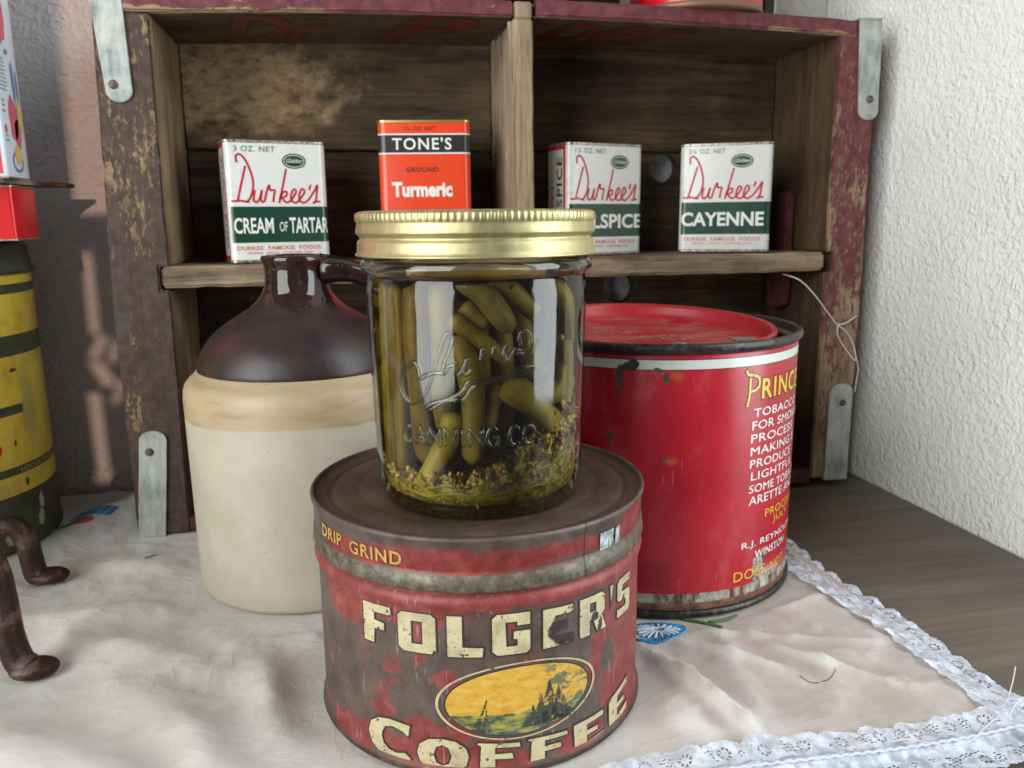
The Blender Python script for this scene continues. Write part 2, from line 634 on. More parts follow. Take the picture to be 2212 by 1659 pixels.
M_cloth = mat('white_cotton', cloth_fn)


def lace_fn(nt, b):
    oc = nt.obj()
    n = nt.noise(oc, 900, 4, .7)
    nt.put(b.inputs['Base Color'], nt.ramp(nt.noise(oc, 220, 3), [(.35, (.56, .61, .70)), (.65, (.74, .79, .88))]))
    b.inputs['Roughness'].default_value = .8
    b.inputs['Sheen Weight'].default_value = .2
    nt.put(b.inputs['Normal'], nt.bump(n, .3, .0004))
    # the net is open weave: part of the light passes
    out = [q for q in nt.n if q.type == 'OUTPUT_MATERIAL'][0]
    tr = nt.new('ShaderNodeBsdfTransparent')
    mx = nt.new('ShaderNodeMixShader')
    nt.put(mx.inputs[0], nt.math('MULTIPLY', nt.step(nt.noise(oc, 240, 3), .65, .35), .42))
    nt.l.new(b.outputs[0], mx.inputs[1]); nt.l.new(tr.outputs[0], mx.inputs[2])
    nt.l.new(mx.outputs[0], out.inputs[0])


M_lace = mat('blue_white_lace', lace_fn)
M_seam = mat('gathered_seam', lambda nt, b: nt.put(b.inputs['Normal'], nt.bump(nt.noise(nt.obj(), 600, 3), .8, .0008)), color=(.62, .66, .74), rough=.8)
M_thread = mat('white_thread', color=(.70, .70, .68), rough=.8)


# ------------------------------------------------------------------ the setting
def plane_grid(name, P0, U, V, nu, nv, m, kind='structure'):
    bm = bmesh.new()
    P0, U, V = Vector(P0), Vector(U), Vector(V)
    g = [[bm.verts.new(P0+U*(i/nu)+V*(j/nv)) for i in range(nu+1)] for j in range(nv+1)]
    for j in range(nv):
        for i in range(nu):
            bm.faces.new((g[j][i], g[j][i+1], g[j+1][i+1], g[j+1][i]))
    o = link(name, bm, m)
    if kind:
        o['kind'] = kind
    return o


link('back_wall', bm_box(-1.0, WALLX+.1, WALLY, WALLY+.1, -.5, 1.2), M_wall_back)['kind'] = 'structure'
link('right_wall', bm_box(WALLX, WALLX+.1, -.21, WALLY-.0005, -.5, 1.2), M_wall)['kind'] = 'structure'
t = thing('table', 'dark brown wood grained table top under the lace edged cloth, against the white wall', 'table', (0, 0, -.003))
link('table_top', bm_box(-.75, WALLX-.001, -.42, WALLY-.001, -.028, 0, .001), M_table, t)
for x, y in ((-.70, -.38), (.44, -.38), (-.70, .05), (.44, .05)):
    link('leg', bm_box(x-.02, x+.02, y-.02, y+.02, -.45, -.0285, .002), M_table, t)
link('floor', bm_box(-1.0, 1.2, -1.2, WALLY, -.5, -.455), mat('dark_floor', lambda nt, b: nt.put(b.inputs['Base Color'], nt.ramp(nt.noise(nt.obj(), 20, 4), [(.3, (.12, .09, .07)), (.7, (.2, .16, .12))])), rough=.6))['kind'] = 'structure'

# ---- things' footprints keep the cloth flat below them
FOOT = [(.1743, -.1911, .064), (.283, -.0925, .073), (.1028, -.0662, .058), (-.1246, .0252, .071)]


def foot_damp(x, y):
    d = 1.0
    for cx, cy, r in FOOT:
        q = math.hypot(x-cx, y-cy)-r
        d = min(d, max(0.0, min(1.0, q/.022)))
    if y > -.012 and x > -.01:
        d = min(d, max(0.0, min(1.0, (-.003-y)/.02)))
    return d*d*(3-2*d)


FOLDS = [  # x0, y0, x1, y1, height, width
    (.242, -.172, .262, -.25, .0048, .0036), (.255, -.178, .300, -.222, .0022, .0034), (.300, -.200, .335, -.240, .0024, .0036), (.225, -.19, .25, -.27, .003, .008),
    (.30, -.172, .345, -.158, .0026, .0032), (.262, -.245, .255, -.28, .004, .0032), (.262, -.245, .275, -.28, .003, .003), (.255, -.173, .345, -.205, .0018, .003),
    (.03, -.17, .10, -.26, .0055, .012), (.075, -.15, .10, -.21, .004, .010), (-.02, -.19, .06, -.27, .006, .014),
    (-.04, -.10, .05, -.12, .003, .012), (.0, -.13, .06, -.16, .0035, .010), (-.09, -.15, .02, -.215, .005, .015),
    (-.02, -.03, .03, -.06, .0025, .009), (-.05, .03, -.01, .07, .004, .01), (.02, -.21, .10, -.29, .005, .01), (.105, -.25, .12, -.30, .004, .008),
    (.0, .05, -.03, .08, .005, .008)]


def cloth_z(x, y):
    z = 0.0
    k_ = .012 if x < .2 else .006
    wx = x+k_*mn.noise(Vector((x*14, y*14, 3)))
    wy = y+k_*mn.noise(Vector((x*14, y*14, 9)))
    for (x0, y0, x1, y1, h, wd) in FOLDS:
        dx, dy = x1-x0, y1-y0
        L2 = dx*dx+dy*dy
        tt = max(0, min(1, ((wx-x0)*dx+(wy-y0)*dy)/L2))
        d = math.hypot(wx-x0-dx*tt, wy-y0-dy*tt)
        z += h*math.exp(-(d/wd)**2)*(.4+.6*math.sin(PI*min(1, max(0, tt*.9+.05))))
    a = mn.noise(Vector((x*22, y*30, 1.5)))
    b_ = 1-abs(mn.noise(Vector((x*30+5, y*26, 7.5))))*2
    c_ = 1-abs(mn.noise(Vector((x*75+5, y*60, 2.5))))*2
    z += .0018*max(0, a)+.0014*max(0, b_)**2+.0007*max(0, c_)**3
    edge = min(1, max(0, (.366-x)/.02))*min(1, max(0, (y+.262)/.02) if x > .2 else 1)
    z *= foot_damp(x, y)*(.15+.85*edge)
    return -.0006+z*(1.15 if x < .2 else 1.5)


def make_cloth():
    t = thing('tablecloth', 'white cotton tablecloth edged with gathered blue white lace, wrinkled under the tins', 'tablecloth')
    bm = bmesh.new()
    x0, x1, y0, y1 = -.55, .366, -.264, .090
    nx, ny = 330, 150
    g = []
    for j in range(ny+1):
        row = []
        y = y0+(y1-y0)*j/ny
        for i in range(nx+1):
            x = x0+(x1-x0)*i/nx
            row.append(bm.verts.new((x, y, cloth_z(x, y))))
        g.append(row)
    for j in range(ny):
        for i in range(nx):
            bm.faces.new((g[j][i], g[j][i+1], g[j+1][i+1], g[j+1][i]))
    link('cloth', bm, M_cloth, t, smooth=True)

    # lace frill: sheet with scallops on both sides and open eyelets, along a path
    def frill(name, pos, length, phase, wi, wo):
        """pos(s) -> (point, across vector) ; wi/wo inner and outer half widths"""
        bm = bmesh.new()
        st = .00055
        ns = int(length/st)
        nt_ = int((wi+wo+.004)/st)
        per = .0145
        vs = {}

        def ok(s, c):
            ph = (s+phase) % per-per/2
            side = 1 if c > 0 else -1
            lim = (wo if side > 0 else wi)
            sc_ = math.sqrt(max(0, 1-(ph/(per*.56))**2))
            edge = lim-.0042+.0042*sc_+.00035*mn.noise(Vector((s*900, side*5, 1)))
            if abs(c) > edge:
                return False
            cc = abs(c)-(lim-.0052)
            r = math.hypot(ph, cc)
            ang = math.atan2(cc, ph)
            if .0014 < r < .0024 and math.cos(ang*8) > -.2:
                return False
            if r > .0038 and abs(c) > .0045 and abs(c) < lim-.0035:
                q1 = (s*1.0+c*.4) % .0016; q2 = (c-s*.2) % .0013
                if q1 < .0011 and q2 < .0006 and mn.noise(Vector((s*160, c*160, 4))) > .02:
                    return False
            return True

        def vert(i, j):
            if (i, j) not in vs:
                s = i*st; c = -wi-.001+j*st
                p, ac = pos(s)
                amp = abs(c)/.012
                z = .0013*math.exp(-(c/.0016)**2)+.0016*amp*(.5+.5*math.sin(s*2*PI/.0145+1.2*(1 if c > 0 else -1)+mn.noise(Vector((s*40, c*50, 0)))*2.5))
                base = max(cloth_z(p.x+ac.x*c, p.y+ac.y*c) if (c < 0) else -.0022, -.0022)
                vs[(i, j)] = bm.verts.new((p.x+ac.x*c, p.y+ac.y*c, max(base, -.0006 if c < 0 else -.0022)+.0006+z))
            return vs[(i, j)]
        for i in range(ns):
            for j in range(nt_):
                if ok((i+.5)*st, -wi-.001+(j+.5)*st):
                    bm.faces.new((vert(i, j), vert(i+1, j), vert(i+1, j+1), vert(i, j+1)))
        bmesh.ops.recalc_face_normals(bm, faces=bm.faces[:])
        return link(name, bm, M_lace, t, smooth=True)

    def pr(s):
        y = .085-s
        x = .3635+.0035*math.sin(y*17+.4)+.0016*math.sin(y*60)-.004*max(0, (y+.10)/.1)
        return Vector((x, y, 0)), Vector((1, 0, 0))
    def pb(s):
        x = .392-s
        return Vector((x, -.2665+.0022*math.sin(x*34)-.002*(.36-x)/.1, 0)), Vector((0, -1, 0))
    frill('lace_trim', pr, .365, .003, .0115, .0115)
    frill('lace_trim', pb, .22, .008, .0125, .0150)
    bm = bmesh.new()
    for fn, L in ((pr, .352), (pb, .20)):
        path = []
        for k in range(180):
            p, ac = fn(L*k/179)
            path.append(Vector((p.x, p.y, .0012+.0004*math.sin(k*1.7))))
        tube(bm, path, .0006, 6)
    link('seam', bm, M_seam, t, smooth=True)
    return t


CL = make_cloth()


def strands(name, lines, m, parent, rad=.00035, zoff=.0006):
    bm = bmesh.new()
    for L in lines:
        p = smooth_path([(x, y, cloth_z(x, y)+zoff) for x, y in L], 4)
        tube(bm, p, rad, 5)
    return link(name, bm, m, parent, smooth=True)


def satin(cx, cy, rx, ry, n, rot=0, inner=.45):
    out = []
    for i in range(n):
        a = 2*PI*i/n
        c, s = math.cos(a), math.sin(a)
        pts = []
        for k in (inner, .75, 1.0):
            x, y = rx*k*c, ry*k*s
            pts.append((cx+x*math.cos(rot)-y*math.sin(rot), cy+x*math.sin(rot)+y*math.cos(rot)))
        out.append(pts)
    return out


M_blue = mat('blue_floss', color=(.03, .26, .55), rough=.5)
M_green = mat('green_floss', color=(.07, .17, .03), rough=.5)
M_redf = mat('red_floss', color=(.55, .05, .03), rough=.5)
M_oran = mat('orange_floss', color=(.75, .32, .05), rough=.5)
fl = []
ring = [(.2485, -.1665), (.258, -.1655), (.2675, -.169), (.2705, -.1735), (.262, -.1825), (.251, -.1835), (.2445, -.180)]
for a, b_ in zip(ring[:-1], ring[1:]):
    for k in range(7):
        q = k/7
        x, y = a[0]+(b_[0]-a[0])*q, a[1]+(b_[1]-a[1])*q
        cx, cy = .257, -.1745
        fl.append([(x, y), (x+(cx-x)*.28, y+(cy-y)*.28)])
fl.append(ring)
fl.append([(.250, -.172), (.256, -.176), (.262, -.180)])
strands('blue_embroidered_flower', fl, M_blue, CL, .0004)
strands('pale_embroidered_petals', [[(.257+.011*math.cos(a*.33)*k, -.1745+.0075*math.sin(a*.33)*k) for k in (.25, .6, .92)] for a in range(19)], mat('pale_blue_floss', color=(.55, .66, .78), rough=.6), CL, .0007)
strands('orange_embroidered_petal', [[(.2455+i*.0006, -.165), (.2465+i*.0006, -.169)] for i in range(6)], M_oran, CL, .0004)
strands('green_embroidered_stem', [[(.272, -.1635), (.280, -.169), (.2875, -.1755)], [(.2725, -.1645), (.280, -.1702), (.287, -.1765)], [(.279, -.1685), (.2815, -.172)],
        [(.283, -.170), (.291, -.169), (.299, -.1665)], [(.284, -.171), (.292, -.170), (.2985, -.1675)]], M_green, CL, .0005)
strands('red_embroidered_flower', satin(-.0415, .0315, .006, .0035, 18), M_redf, CL, .0006)
strands('green_embroidered_leaf', [[(-.058, .022+i*.0008), (-.052, .026+i*.0008), (-.047, .030)] for i in range(5)], M_green, CL, .0005)
strands('blue_embroidered_sprig', [[(-.05+i*.002, .036+.001*(i % 2)), (-.046+i*.002, .045)] for i in range(12)], M_blue, CL, .0005)

# loose bits on the cloth
def thread(name, pts, label, cat, m=M_thread, rad=.00022):
    bm = bmesh.new()
    tube(bm, smooth_path(pts, 8), rad, 6)
    return tag(link(name, bm, m, smooth=True), label, cat)


thread('loose_thread', [(.3585, -.2582, .0028), (.3591, -.2600, .0060), (.3591, -.2610, .0106), (.3599, -.2610, .0158), (.3602, -.2610, .0207)], 'short white thread end standing upright from the lace corner', 'thread')
thread('loose_thread', [(.3536, -.2678, .0045), (.3578, -.2641, .0056), (.3626, -.2615, .0064), (.3669, -.2600, .0068), (.3720, -.2597, .0064)], 'white thread curling off the outermost tip of the lace corner', 'thread')
thread('loose_thread', [(.3528, -.2644, .0045), (.3435, -.2687, .0045), (.3334, -.2741, .0045), (.3263, -.2763, .0042), (.3219, -.2753, .0042), (.3173, -.2728, .0042), (.3114, -.2689, .0040), (.3053, -.2691, .0040)], 'long white thread lying along the front lace trim', 'thread')
M_hair = mat('dark_hair', color=(.03, .022, .018), rough=.5)
thread('hair', [(.2985, -.2215, cloth_z(.2985, -.2215)+.0004), (.302, -.2255, cloth_z(.302, -.2255)+.0004), (.309, -.226, cloth_z(.309, -.226)+.0004), (.3145, -.2215, cloth_z(.3145, -.2215)+.0008)], 'thin dark curved hair lying on the cloth near the lace', 'hair', M_hair, .00012)
M_bit = mat('dark_red_fleck', color=(.12, .02, .015), rough=.6)
thread('fleck', [(.0125, -.0455, cloth_z(.0125, -.0455)+.0006), (.0150, -.0425, cloth_z(.015, -.0425)+.0008), (.0165, -.039, cloth_z(.0165, -.039)+.0006)], 'tiny dark red fibre on the cloth left of the jug', 'fibre', M_bit, .0003)

# ------------------------------------------------------------------ crate
CR = thing('wooden_crate', 'old maroon painted wooden bottle crate with zinc corner straps, set on its side', 'crate')
D = .0856
zt = .2925
# end boards with a notch for the shelf and a rabbet for the top board
end_l = [(-.0018, 0), (.0278, 0), (.0290, .1455), (.0238, .1455), (.0238, .1590), (.0296, .1590), (.0310, zt), (.0174, zt), (.0174, .3010), (.0030, .3010), (-.0022, .128)]
link('end_board', prism_y(end_l, 0, D, .0009, .007, .0005, 1), M_end_l, CR)
end_r = [(.4378, .0035), (.4646, .0035), (.4668, .085), (.4655, .302), (.4506, .302), (.4506, .2945), (.4383, .2945), (.4385, .1600), (.4440, .1600), (.4440, .1464), (.4385, .1464)]
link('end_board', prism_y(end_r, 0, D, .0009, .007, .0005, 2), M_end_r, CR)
# top board in two lengths with a slot for the divider; the old boards bow upwards in the middle
def bow(x):
    return .0046*max(0.0, 1-((x-.245)/.205)**2)


def bow_bm(bm_):
    for v in bm_.verts:
        v.co.z += bow(v.co.x)


bmt = board(.0178, .2290, -.0012, D+.004, .2929, .3014, 3, .0005)
bow_bm(bmt)
link('top_board', bmt, M_top, CR)
bmt = board(.2335, .4502, -.0012, D+.004, .2935, .3028, 4, .0005)
# keep the slot open at the front
for v in bmt.verts:
    if v.co.y < .012 and v.co.x < .2425:
        v.co.x = max(v.co.x, .2425)
bow_bm(bmt)
link('top_board', bmt, M_top, CR)
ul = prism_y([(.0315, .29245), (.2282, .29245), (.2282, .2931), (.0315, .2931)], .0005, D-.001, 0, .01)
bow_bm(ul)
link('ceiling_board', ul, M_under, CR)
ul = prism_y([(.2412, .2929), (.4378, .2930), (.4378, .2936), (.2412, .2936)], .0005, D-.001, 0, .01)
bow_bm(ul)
link('ceiling_board', ul, M_under, CR)
link('bottom_board', board(.0282, .4375, -.0008, D, -.0004+.001, .0105, 5, .0004), M_bottom, CR)
# back slats
rows = [(.0108, .0795), (.0815, .1550), (.1570, .2275), (.2295, .2923)]


def slat(x0, x1, z0, z1, seed, m, holes=()):
    bm = bmesh.new()
    bm2 = board(x0, x1, D-.009, D, z0, z1, seed, .0003, .0007, .008)
    bm.free()
    o = link('back_slat', bm2, m, CR)
    for (hx, hz, hr) in holes:
        cb = bmesh.new()
        bmesh.ops.create_cone(cb, cap_ends=True, segments=28, radius1=hr, radius2=hr, depth=.05)
        bmesh.ops.rotate(cb, verts=cb.verts, matrix=Matrix.Rotation(PI/2, 3, 'X'))
        for v in cb.verts:
            v.co += Vector((hx, D-.004, hz))
            d = v.co-Vector((hx, v.co.y, hz))
        cut = link('hole_cutter', cb, None)
        md = o.modifiers.new('hole', 'BOOLEAN'); md.object = cut; md.operation = 'DIFFERENCE'; md.solver = 'EXACT'
        dg = bpy.context.evaluated_depsgraph_get()
        me = bpy.data.meshes.new_from_object(o.evaluated_get(dg))
        o.modifiers.clear()
        o.data = me
        bpy.data.objects.remove(cut)
    return o


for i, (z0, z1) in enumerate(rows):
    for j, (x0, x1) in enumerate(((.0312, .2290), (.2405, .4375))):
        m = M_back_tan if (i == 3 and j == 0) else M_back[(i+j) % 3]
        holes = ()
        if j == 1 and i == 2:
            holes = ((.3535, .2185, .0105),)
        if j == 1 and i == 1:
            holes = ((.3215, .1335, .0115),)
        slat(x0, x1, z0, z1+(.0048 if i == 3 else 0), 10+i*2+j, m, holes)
# shelf and divider
bms = board(.0242, .4386, .0008, D-.010, .1464, .1586, 21, .0005, .0016, .006)
for v in bms.verts:
    v.co.z += .0010*(v.co.x/.44)
    k = mn.noise(Vector((v.co.x*60, 2, v.co.z*50)))
    if v.co.y < .006:
        v.co.y += .0010*k
        if v.co.z < .150:
            v.co.z += .0012*max(0, mn.noise(Vector((v.co.x*90, 5, 0))))
link('shelf', bms, M_shelf, CR)
bmd = board(.2286, .2404, .0, D-.010, .1600, .2965, 22, .0005, .0009, .006)
for v in bmd.verts:
    v.co.x += .0009*(.2922-v.co.z)/.13
link('divider', bmd, M_div, CR)
link('divider_tenon', board(.2295, .2400, -.0006, .03, .2966, .3058, 23, .0002, .0008, .006), M_div, CR)
# sliver of split wood on the divider
link('splinter', prism_y([(.2262, .2955), (.2284, .2955), (.2284, .262)], .002, .005, .0002), M_div, CR)


# straps
def strap(poly, nail, wrap, seed):
    bm = prism_y(poly, -.0016, -.0002, .0003)
    slice_bm(bm, 2, .006)
    rough_bm(bm, .0003, 60, seed)
    o = link('metal_strap', bm, M_zinc, CR, smooth=True, autosmooth=30)
    nb = bmesh.new()
    bmesh.ops.create_uvsphere(nb, u_segments=16, v_segments=8, radius=.0024)
    for v in nb.verts:
        v.co = Vector((v.co.x+nail[0], v.co.y*.45-.0019, v.co.z+nail[1]))
    link('nail', nb, M_nail, o, smooth=True)
    x0, x1, z0, z1 = wrap
    link('strap_fold', board(x0, x1, -.0016, .045, z0, z1, seed, .0002, .0003, .012), M_zinc, o)


def rounded_end(x0, x1, z, sgn, n=8, d=.006):
    cx, r = (x0+x1)/2, (x1-x0)/2
    return [(cx+r*math.cos(a), z+sgn*d*math.sin(a)) for a in [PI*k/n for k in range(n+1)]]


strap([(.0022, .3022), (.0062, .254)] + [(p[0], p[1]) for p in rounded_end(.0062, .0198, .2525, -1)[::-1]] + [(.0198, .254), (.0186, .3022)], (.0105, .2556), (.0022, .0186, .3023, .3036), 1)
strap([(.4506, .3034), (.4536, .250)] + rounded_end(.4536, .4680, .249, -1)[::-1] + [(.4680, .250), (.4664, .3034)], (.4612, .2560), (.4506, .4664, .3035, .3048), 2)
strap([(-.0015, -.0004), (.0140, -.0004), (.0196, .058)] + rounded_end(.0043, .0196, .0585, 1)[0:] + [(.0043, .058)], (.0095, .0520), (-.0015, .0140, -.0012, -.0002), 3)
strap([(.4472, .0030), (.4650, .0020), (.4650, .064)] + rounded_end(.4476, .4650, .0645, 1)[0:] + [(.4476, .064)], (.4575, .0570), (.4472, .4650, .0018, .0029), 4)

# painted red lettering on the underside of the top boards (bottom of the letters towards the back)
M_redprint = mat('faded_red_stencil', lambda nt, b: nt.put(b.inputs['Base Color'], nt.mix(nt.step(nt.noise(nt.obj(), 160, 5, .7), .38, .58), (.26, .018, .022), (.07, .035, .025))), rough=.6)


def under(u, v):
    return Vector((u, v, (.2923 if u < .235 else .29275)+bow(u))), Vector((0, 0, -1))


def flipv(sh):
    vs, fs = sh
    return [(x, .078-y) for x, y in vs], fs


print_on('red_lettering', [flipv(shape_from_text('Dr', (.062, .125, .006, .076), .03, .35)), flipv(shape_from_text('P', (.150, .212, .006, .076), .03, .35)),
                           flipv(shape_from_text('per', (.246, .352, -.006, .070), .02, .45))], under, M_redprint, CR, .0002, .02)

# maroon lath hanging inside against the right end board
def mlath(nt, b):
    wood_fn((.10, .05, .04), (.15, .08, .06), (.2, .12, .1), 2, 3.0, (.13, .035, .045), .68)(nt, b)


M_lath = mat('maroon_lath', mlath)
pl = [(.4285, .1275), (.4285, .196), (.4370, .196), (.4370, .1275)]
bm = bmesh.new()
prof = [(.038, .1235), (.0415, .1200), (.050, .1185), (.0585, .1200), (.061, .1235), (.0605, .1970), (.057, .2005), (.043, .2005), (.039, .1970)]
a = [bm.verts.new((.4300, p[0], p[1])) for p in prof]
b2 = [bm.verts.new((.4366, p[0], p[1])) for p in prof]
bm.faces.new(a); bm.faces.new(b2[::-1])
for i in range(len(prof)):
    j = (i+1) % len(prof)
    bm.faces.new((a[j], a[i], b2[i], b2[j]))
bmesh.ops.recalc_face_normals(bm, faces=bm.faces[:])
bmesh.ops.bevel(bm, geom=bm.edges[:], offset=.001, segments=2, affect='EDGES')
link('lath', bm, M_lath, CR)

# white string tied round the right end board
bm = bmesh.new()
def yf(pts):
    return [Vector((x, -.0012-.0008*math.sin(i*2.1), z)) for i, (x, z) in enumerate(pts)]
tube(bm, smooth_path([(.4150, .012, .1450), (.4205, .001, .1420), (.4300, -.0016, .1330), (.4400, -.0018, .1215), (.4500, -.0016, .1105)], 8), .00042, 6)
tube(bm, smooth_path(yf([(.4500, .1105), (.4560, .1125), (.4630, .1160)])+[Vector((.4682, .004, .1165)), Vector((.4684, .02, .117))], 8), .00042, 6)
tube(bm, smooth_path(yf([(.4500, .1105), (.4560, .1065), (.4625, .0985), (.4655, .0885), (.4640, .0865), (.4570, .0950), (.4510, .1030), (.4495, .1095), (.4512, .1120)]), 8), .00042, 6)
tube(bm, smooth_path([Vector((.4655, -.0012, .0885)), Vector((.4680, -.001, .080)), Vector((.4672, -.001, .070)), Vector((.4668, -.001, .064))], 8), .00035, 6)
tag(link('string', bm, M_thread, smooth=True), 'white string knotted in a loop round the right end of the crate', 'string')


# ------------------------------------------------------------------ spice tins
def rr_perimeter(W, Dp, r):
    """perimeter of a rounded rectangle; s = 0 at the centre of the front (-y) face, + to the right"""
    hw, hd = W/2-r, Dp/2-r
    segs = [('l', (0, -Dp/2), (hw, -Dp/2), (0, -1)), ('a', (hw, -hd), -PI/2), ('l', (W/2, -hd), (W/2, hd), (1, 0)), ('a', (hw, hd), 0),
            ('l', (hw, Dp/2), (-hw, Dp/2), (0, 1)), ('a', (-hw, hd), PI/2), ('l', (-W/2, hd), (-W/2, -hd), (-1, 0)), ('a', (-hw, -hd), PI), ('l', (-hw, -Dp/2), (0, -Dp/2), (0, -1))]
    arcl = PI/2*r
    total = 2*(2*hw+2*hd)+4*arcl

    def at(s):
        s = s % total
        for sg in segs:
            L = arcl if sg[0] == 'a' else math.hypot(sg[2][0]-sg[1][0], sg[2][1]-sg[1][1])
            if s <= L+1e-9:
                if sg[0] == 'a':
                    a = sg[2]+s/r
                    return (sg[1][0]+r*math.cos(a), sg[1][1]+r*math.sin(a)), (math.cos(a), math.sin(a))
                k = s/L if L else 0
                return (sg[1][0]+(sg[2][0]-sg[1][0])*k, sg[1][1]+(sg[2][1]-sg[1][1])*k), sg[3]
            s -= L
        return (0, -Dp/2), (0, -1)
    return at, total


def tin_ring(W, Dp, r, n=6):
    pts = []
    for (cx, cy, a0) in ((W/2-r, -(Dp/2-r), -PI/2), (W/2-r, Dp/2-r, 0), (-(W/2-r), Dp/2-r, PI/2), (-(W/2-r), -(Dp/2-r), PI)):
        for k in range(n+1):
            a = a0+PI/2*k/n
            pts.append((cx+r*math.cos(a), cy+r*math.sin(a)))
    return pts


def loft(rings, cap0=True, cap1=True):
    bm = bmesh.new()
    V = [[bm.verts.new(p) for p in rg] for rg in rings]
    n = len(V[0])
    for j in range(len(V)-1):
        for i in range(n):
            bm.faces.new((V[j][i], V[j][(i+1) % n], V[j+1][(i+1) % n], V[j+1][i]))
    if cap0:
        bm.faces.new(V[0][::-1])
    if cap1:
        bm.faces.new(V[-1])
    return bm


def enamel(name, col, rough=.16, dirt=.3, metal=0.0):
    def fn(nt, b):
        oc = nt.obj()
        n = nt.noise(oc, 55, 6, .65)
        n2 = nt.noise(oc, 500, 4, .7)
        dk = nt.step(nt.math('ADD', nt.math('MULTIPLY', n, .6), nt.math('MULTIPLY', n2, .4)), .51, .64)
        nt.put(b.inputs['Base Color'], nt.mix(nt.math('MULTIPLY', dk, dirt), col, tuple(x*.45+.02 for x in col)))
        nt.put(b.inputs['Roughness'], nt.math('ADD', nt.math('MULTIPLY', n, .22), rough))
        nt.put(b.inputs['Normal'], nt.bump(nt.noise(oc, 40, 2, .5), .12, .002))
        b.inputs['Coat Weight'].default_value = .25
        b.inputs['Coat Roughness'].default_value = .12
    return mat(name, fn, rough=rough, metal=metal)


M_white = enamel('white_tin_enamel', (.67, .68, .64), .16, .34)
M_dgreen = enamel('dark_green_print', (.006, .048, .030), .14, .15)
M_redink = enamel('red_print', (.52, .012, .03), .2, .1)
M_pinkink = enamel('pale_red_print', (.62, .12, .12), .2, .1)
M_blackink = enamel('black_print', (.02, .02, .018), .2, .1)
M_whiteink = enamel('white_print', (.74, .74, .68), .2, .15)
M_orange = enamel('orange_tin_enamel', (.72, .055, .012), .15, .15)
M_gtext = enamel('grey_green_print', (.12, .18, .14), .2, .1)


def tinmetal(nt, b):
    oc = nt.obj()
    n = nt.noise(oc, 700, 5, .7)
    nt.put(b.inputs['Base Color'], nt.ramp(n, [(.35, (.10, .08, .05)), (.5, (.36, .33, .27)), (.66, (.62, .60, .54))]))
    b.inputs['Metallic'].default_value = .75
    nt.put(b.inputs['Roughness'], nt.math('ADD', nt.math('MULTIPLY', n, .4), .2))


M_tin = mat('worn_tinplate', tinmetal)
M_brass = mat('gold_lacquer_rim', color=(.60, .46, .16), rough=.3, metal=.9)


def tin_body(t, W, Dp, H, r, m, rim_m):
    at, tot = rr_perimeter(W, Dp, r)
    base = tin_ring(W, Dp, r)
    rings = [[(x, y, z) for x, y in base] for z in [.0018, H*.25, H*.5, H*.75, H-.0018]]
    link('body', loft(rings), m, t, smooth=True, autosmooth=30)
    for nm, z0, z1 in (('bottom_rim', 0, .0018), ('top_rim', H-.0018, H)):
        k = 1+.0009/W
        rg = []
        for (z, e) in ((z0, .0), (z0+.0003, .0005), (z1-.0003, .0005), (z1, .0)):
            rg.append([(x*(1+2*e/W), y*(1+2*e/Dp), z) for x, y in base])
        if nm == 'top_rim':
            rg.append([(x*(1-.0016*2/W), y*(1-.0016*2/Dp), z1) for x, y in base])
            rg.append([(x*(1-.0018*2/W), y*(1-.0018*2/Dp), z1-.0012) for x, y in base])
        link(nm, loft(rg), rim_m, t, smooth=True, autosmooth=40)

    def surf(u, v):
        (x, y), n = at(u)
        return Vector((x, y, v)), Vector((n[0], n[1], 0))
    return surf, tot


# the cursive name: strokes in face units (0..1, 0..1), traced by eye
FX = lambda x, y: (x-(1330-(y-120)*.064))/815.0
FY = lambda y: 1-(y-120)/945.0
SCRIPT = [
    [(1405, 295), (1405, 250), (1430, 230), (1462, 250), (1492, 310), (1512, 385), (1515, 450), (1500, 515), (1470, 570), (1440, 592)],
    [(1322, 584), (1350, 587), (1400, 583), (1440, 591), (1466, 593)],
    [(1470, 318), (1440, 400), (1405, 495), (1374, 584)],
    [(1522, 500), (1504, 560), (1506, 588), (1528, 592), (1555, 560), (1578, 503), (1562, 560), (1567, 592), (1590, 580), (1612, 520), (1642, 462), (1646, 500), (1682, 503), (1668, 550), (1660, 594)],
    [(1797, 335), (1752, 470), (1706, 602)],
    [(1716, 572), (1745, 520), (1776, 512), (1772, 545), (1738, 562), (1762, 594), (1790, 590), (1822, 562), (1858, 512), (1838, 494), (1812, 540), (1812, 582), (1845, 598), (1885, 568), (1928, 512), (1908, 490), (1880, 538), (1880, 582), (1912, 598), (1958, 570), (2012, 505), (2042, 460), (2034, 505), (2022, 560), (2008, 592), (1985, 600)],
    [(1988, 455), (1968, 498)],
    [(2000, 590), (2052, 588)],
]


def script_shapes(W, H, k=1.0, x_off=0.0):
    out = []
    for s in SCRIPT:
        pts = [((FX(x, y)-.5)*W*.985+x_off, FY(y)*H) for x, y in s]
        out.append(ribbon(pts, .00125*k))
    return out


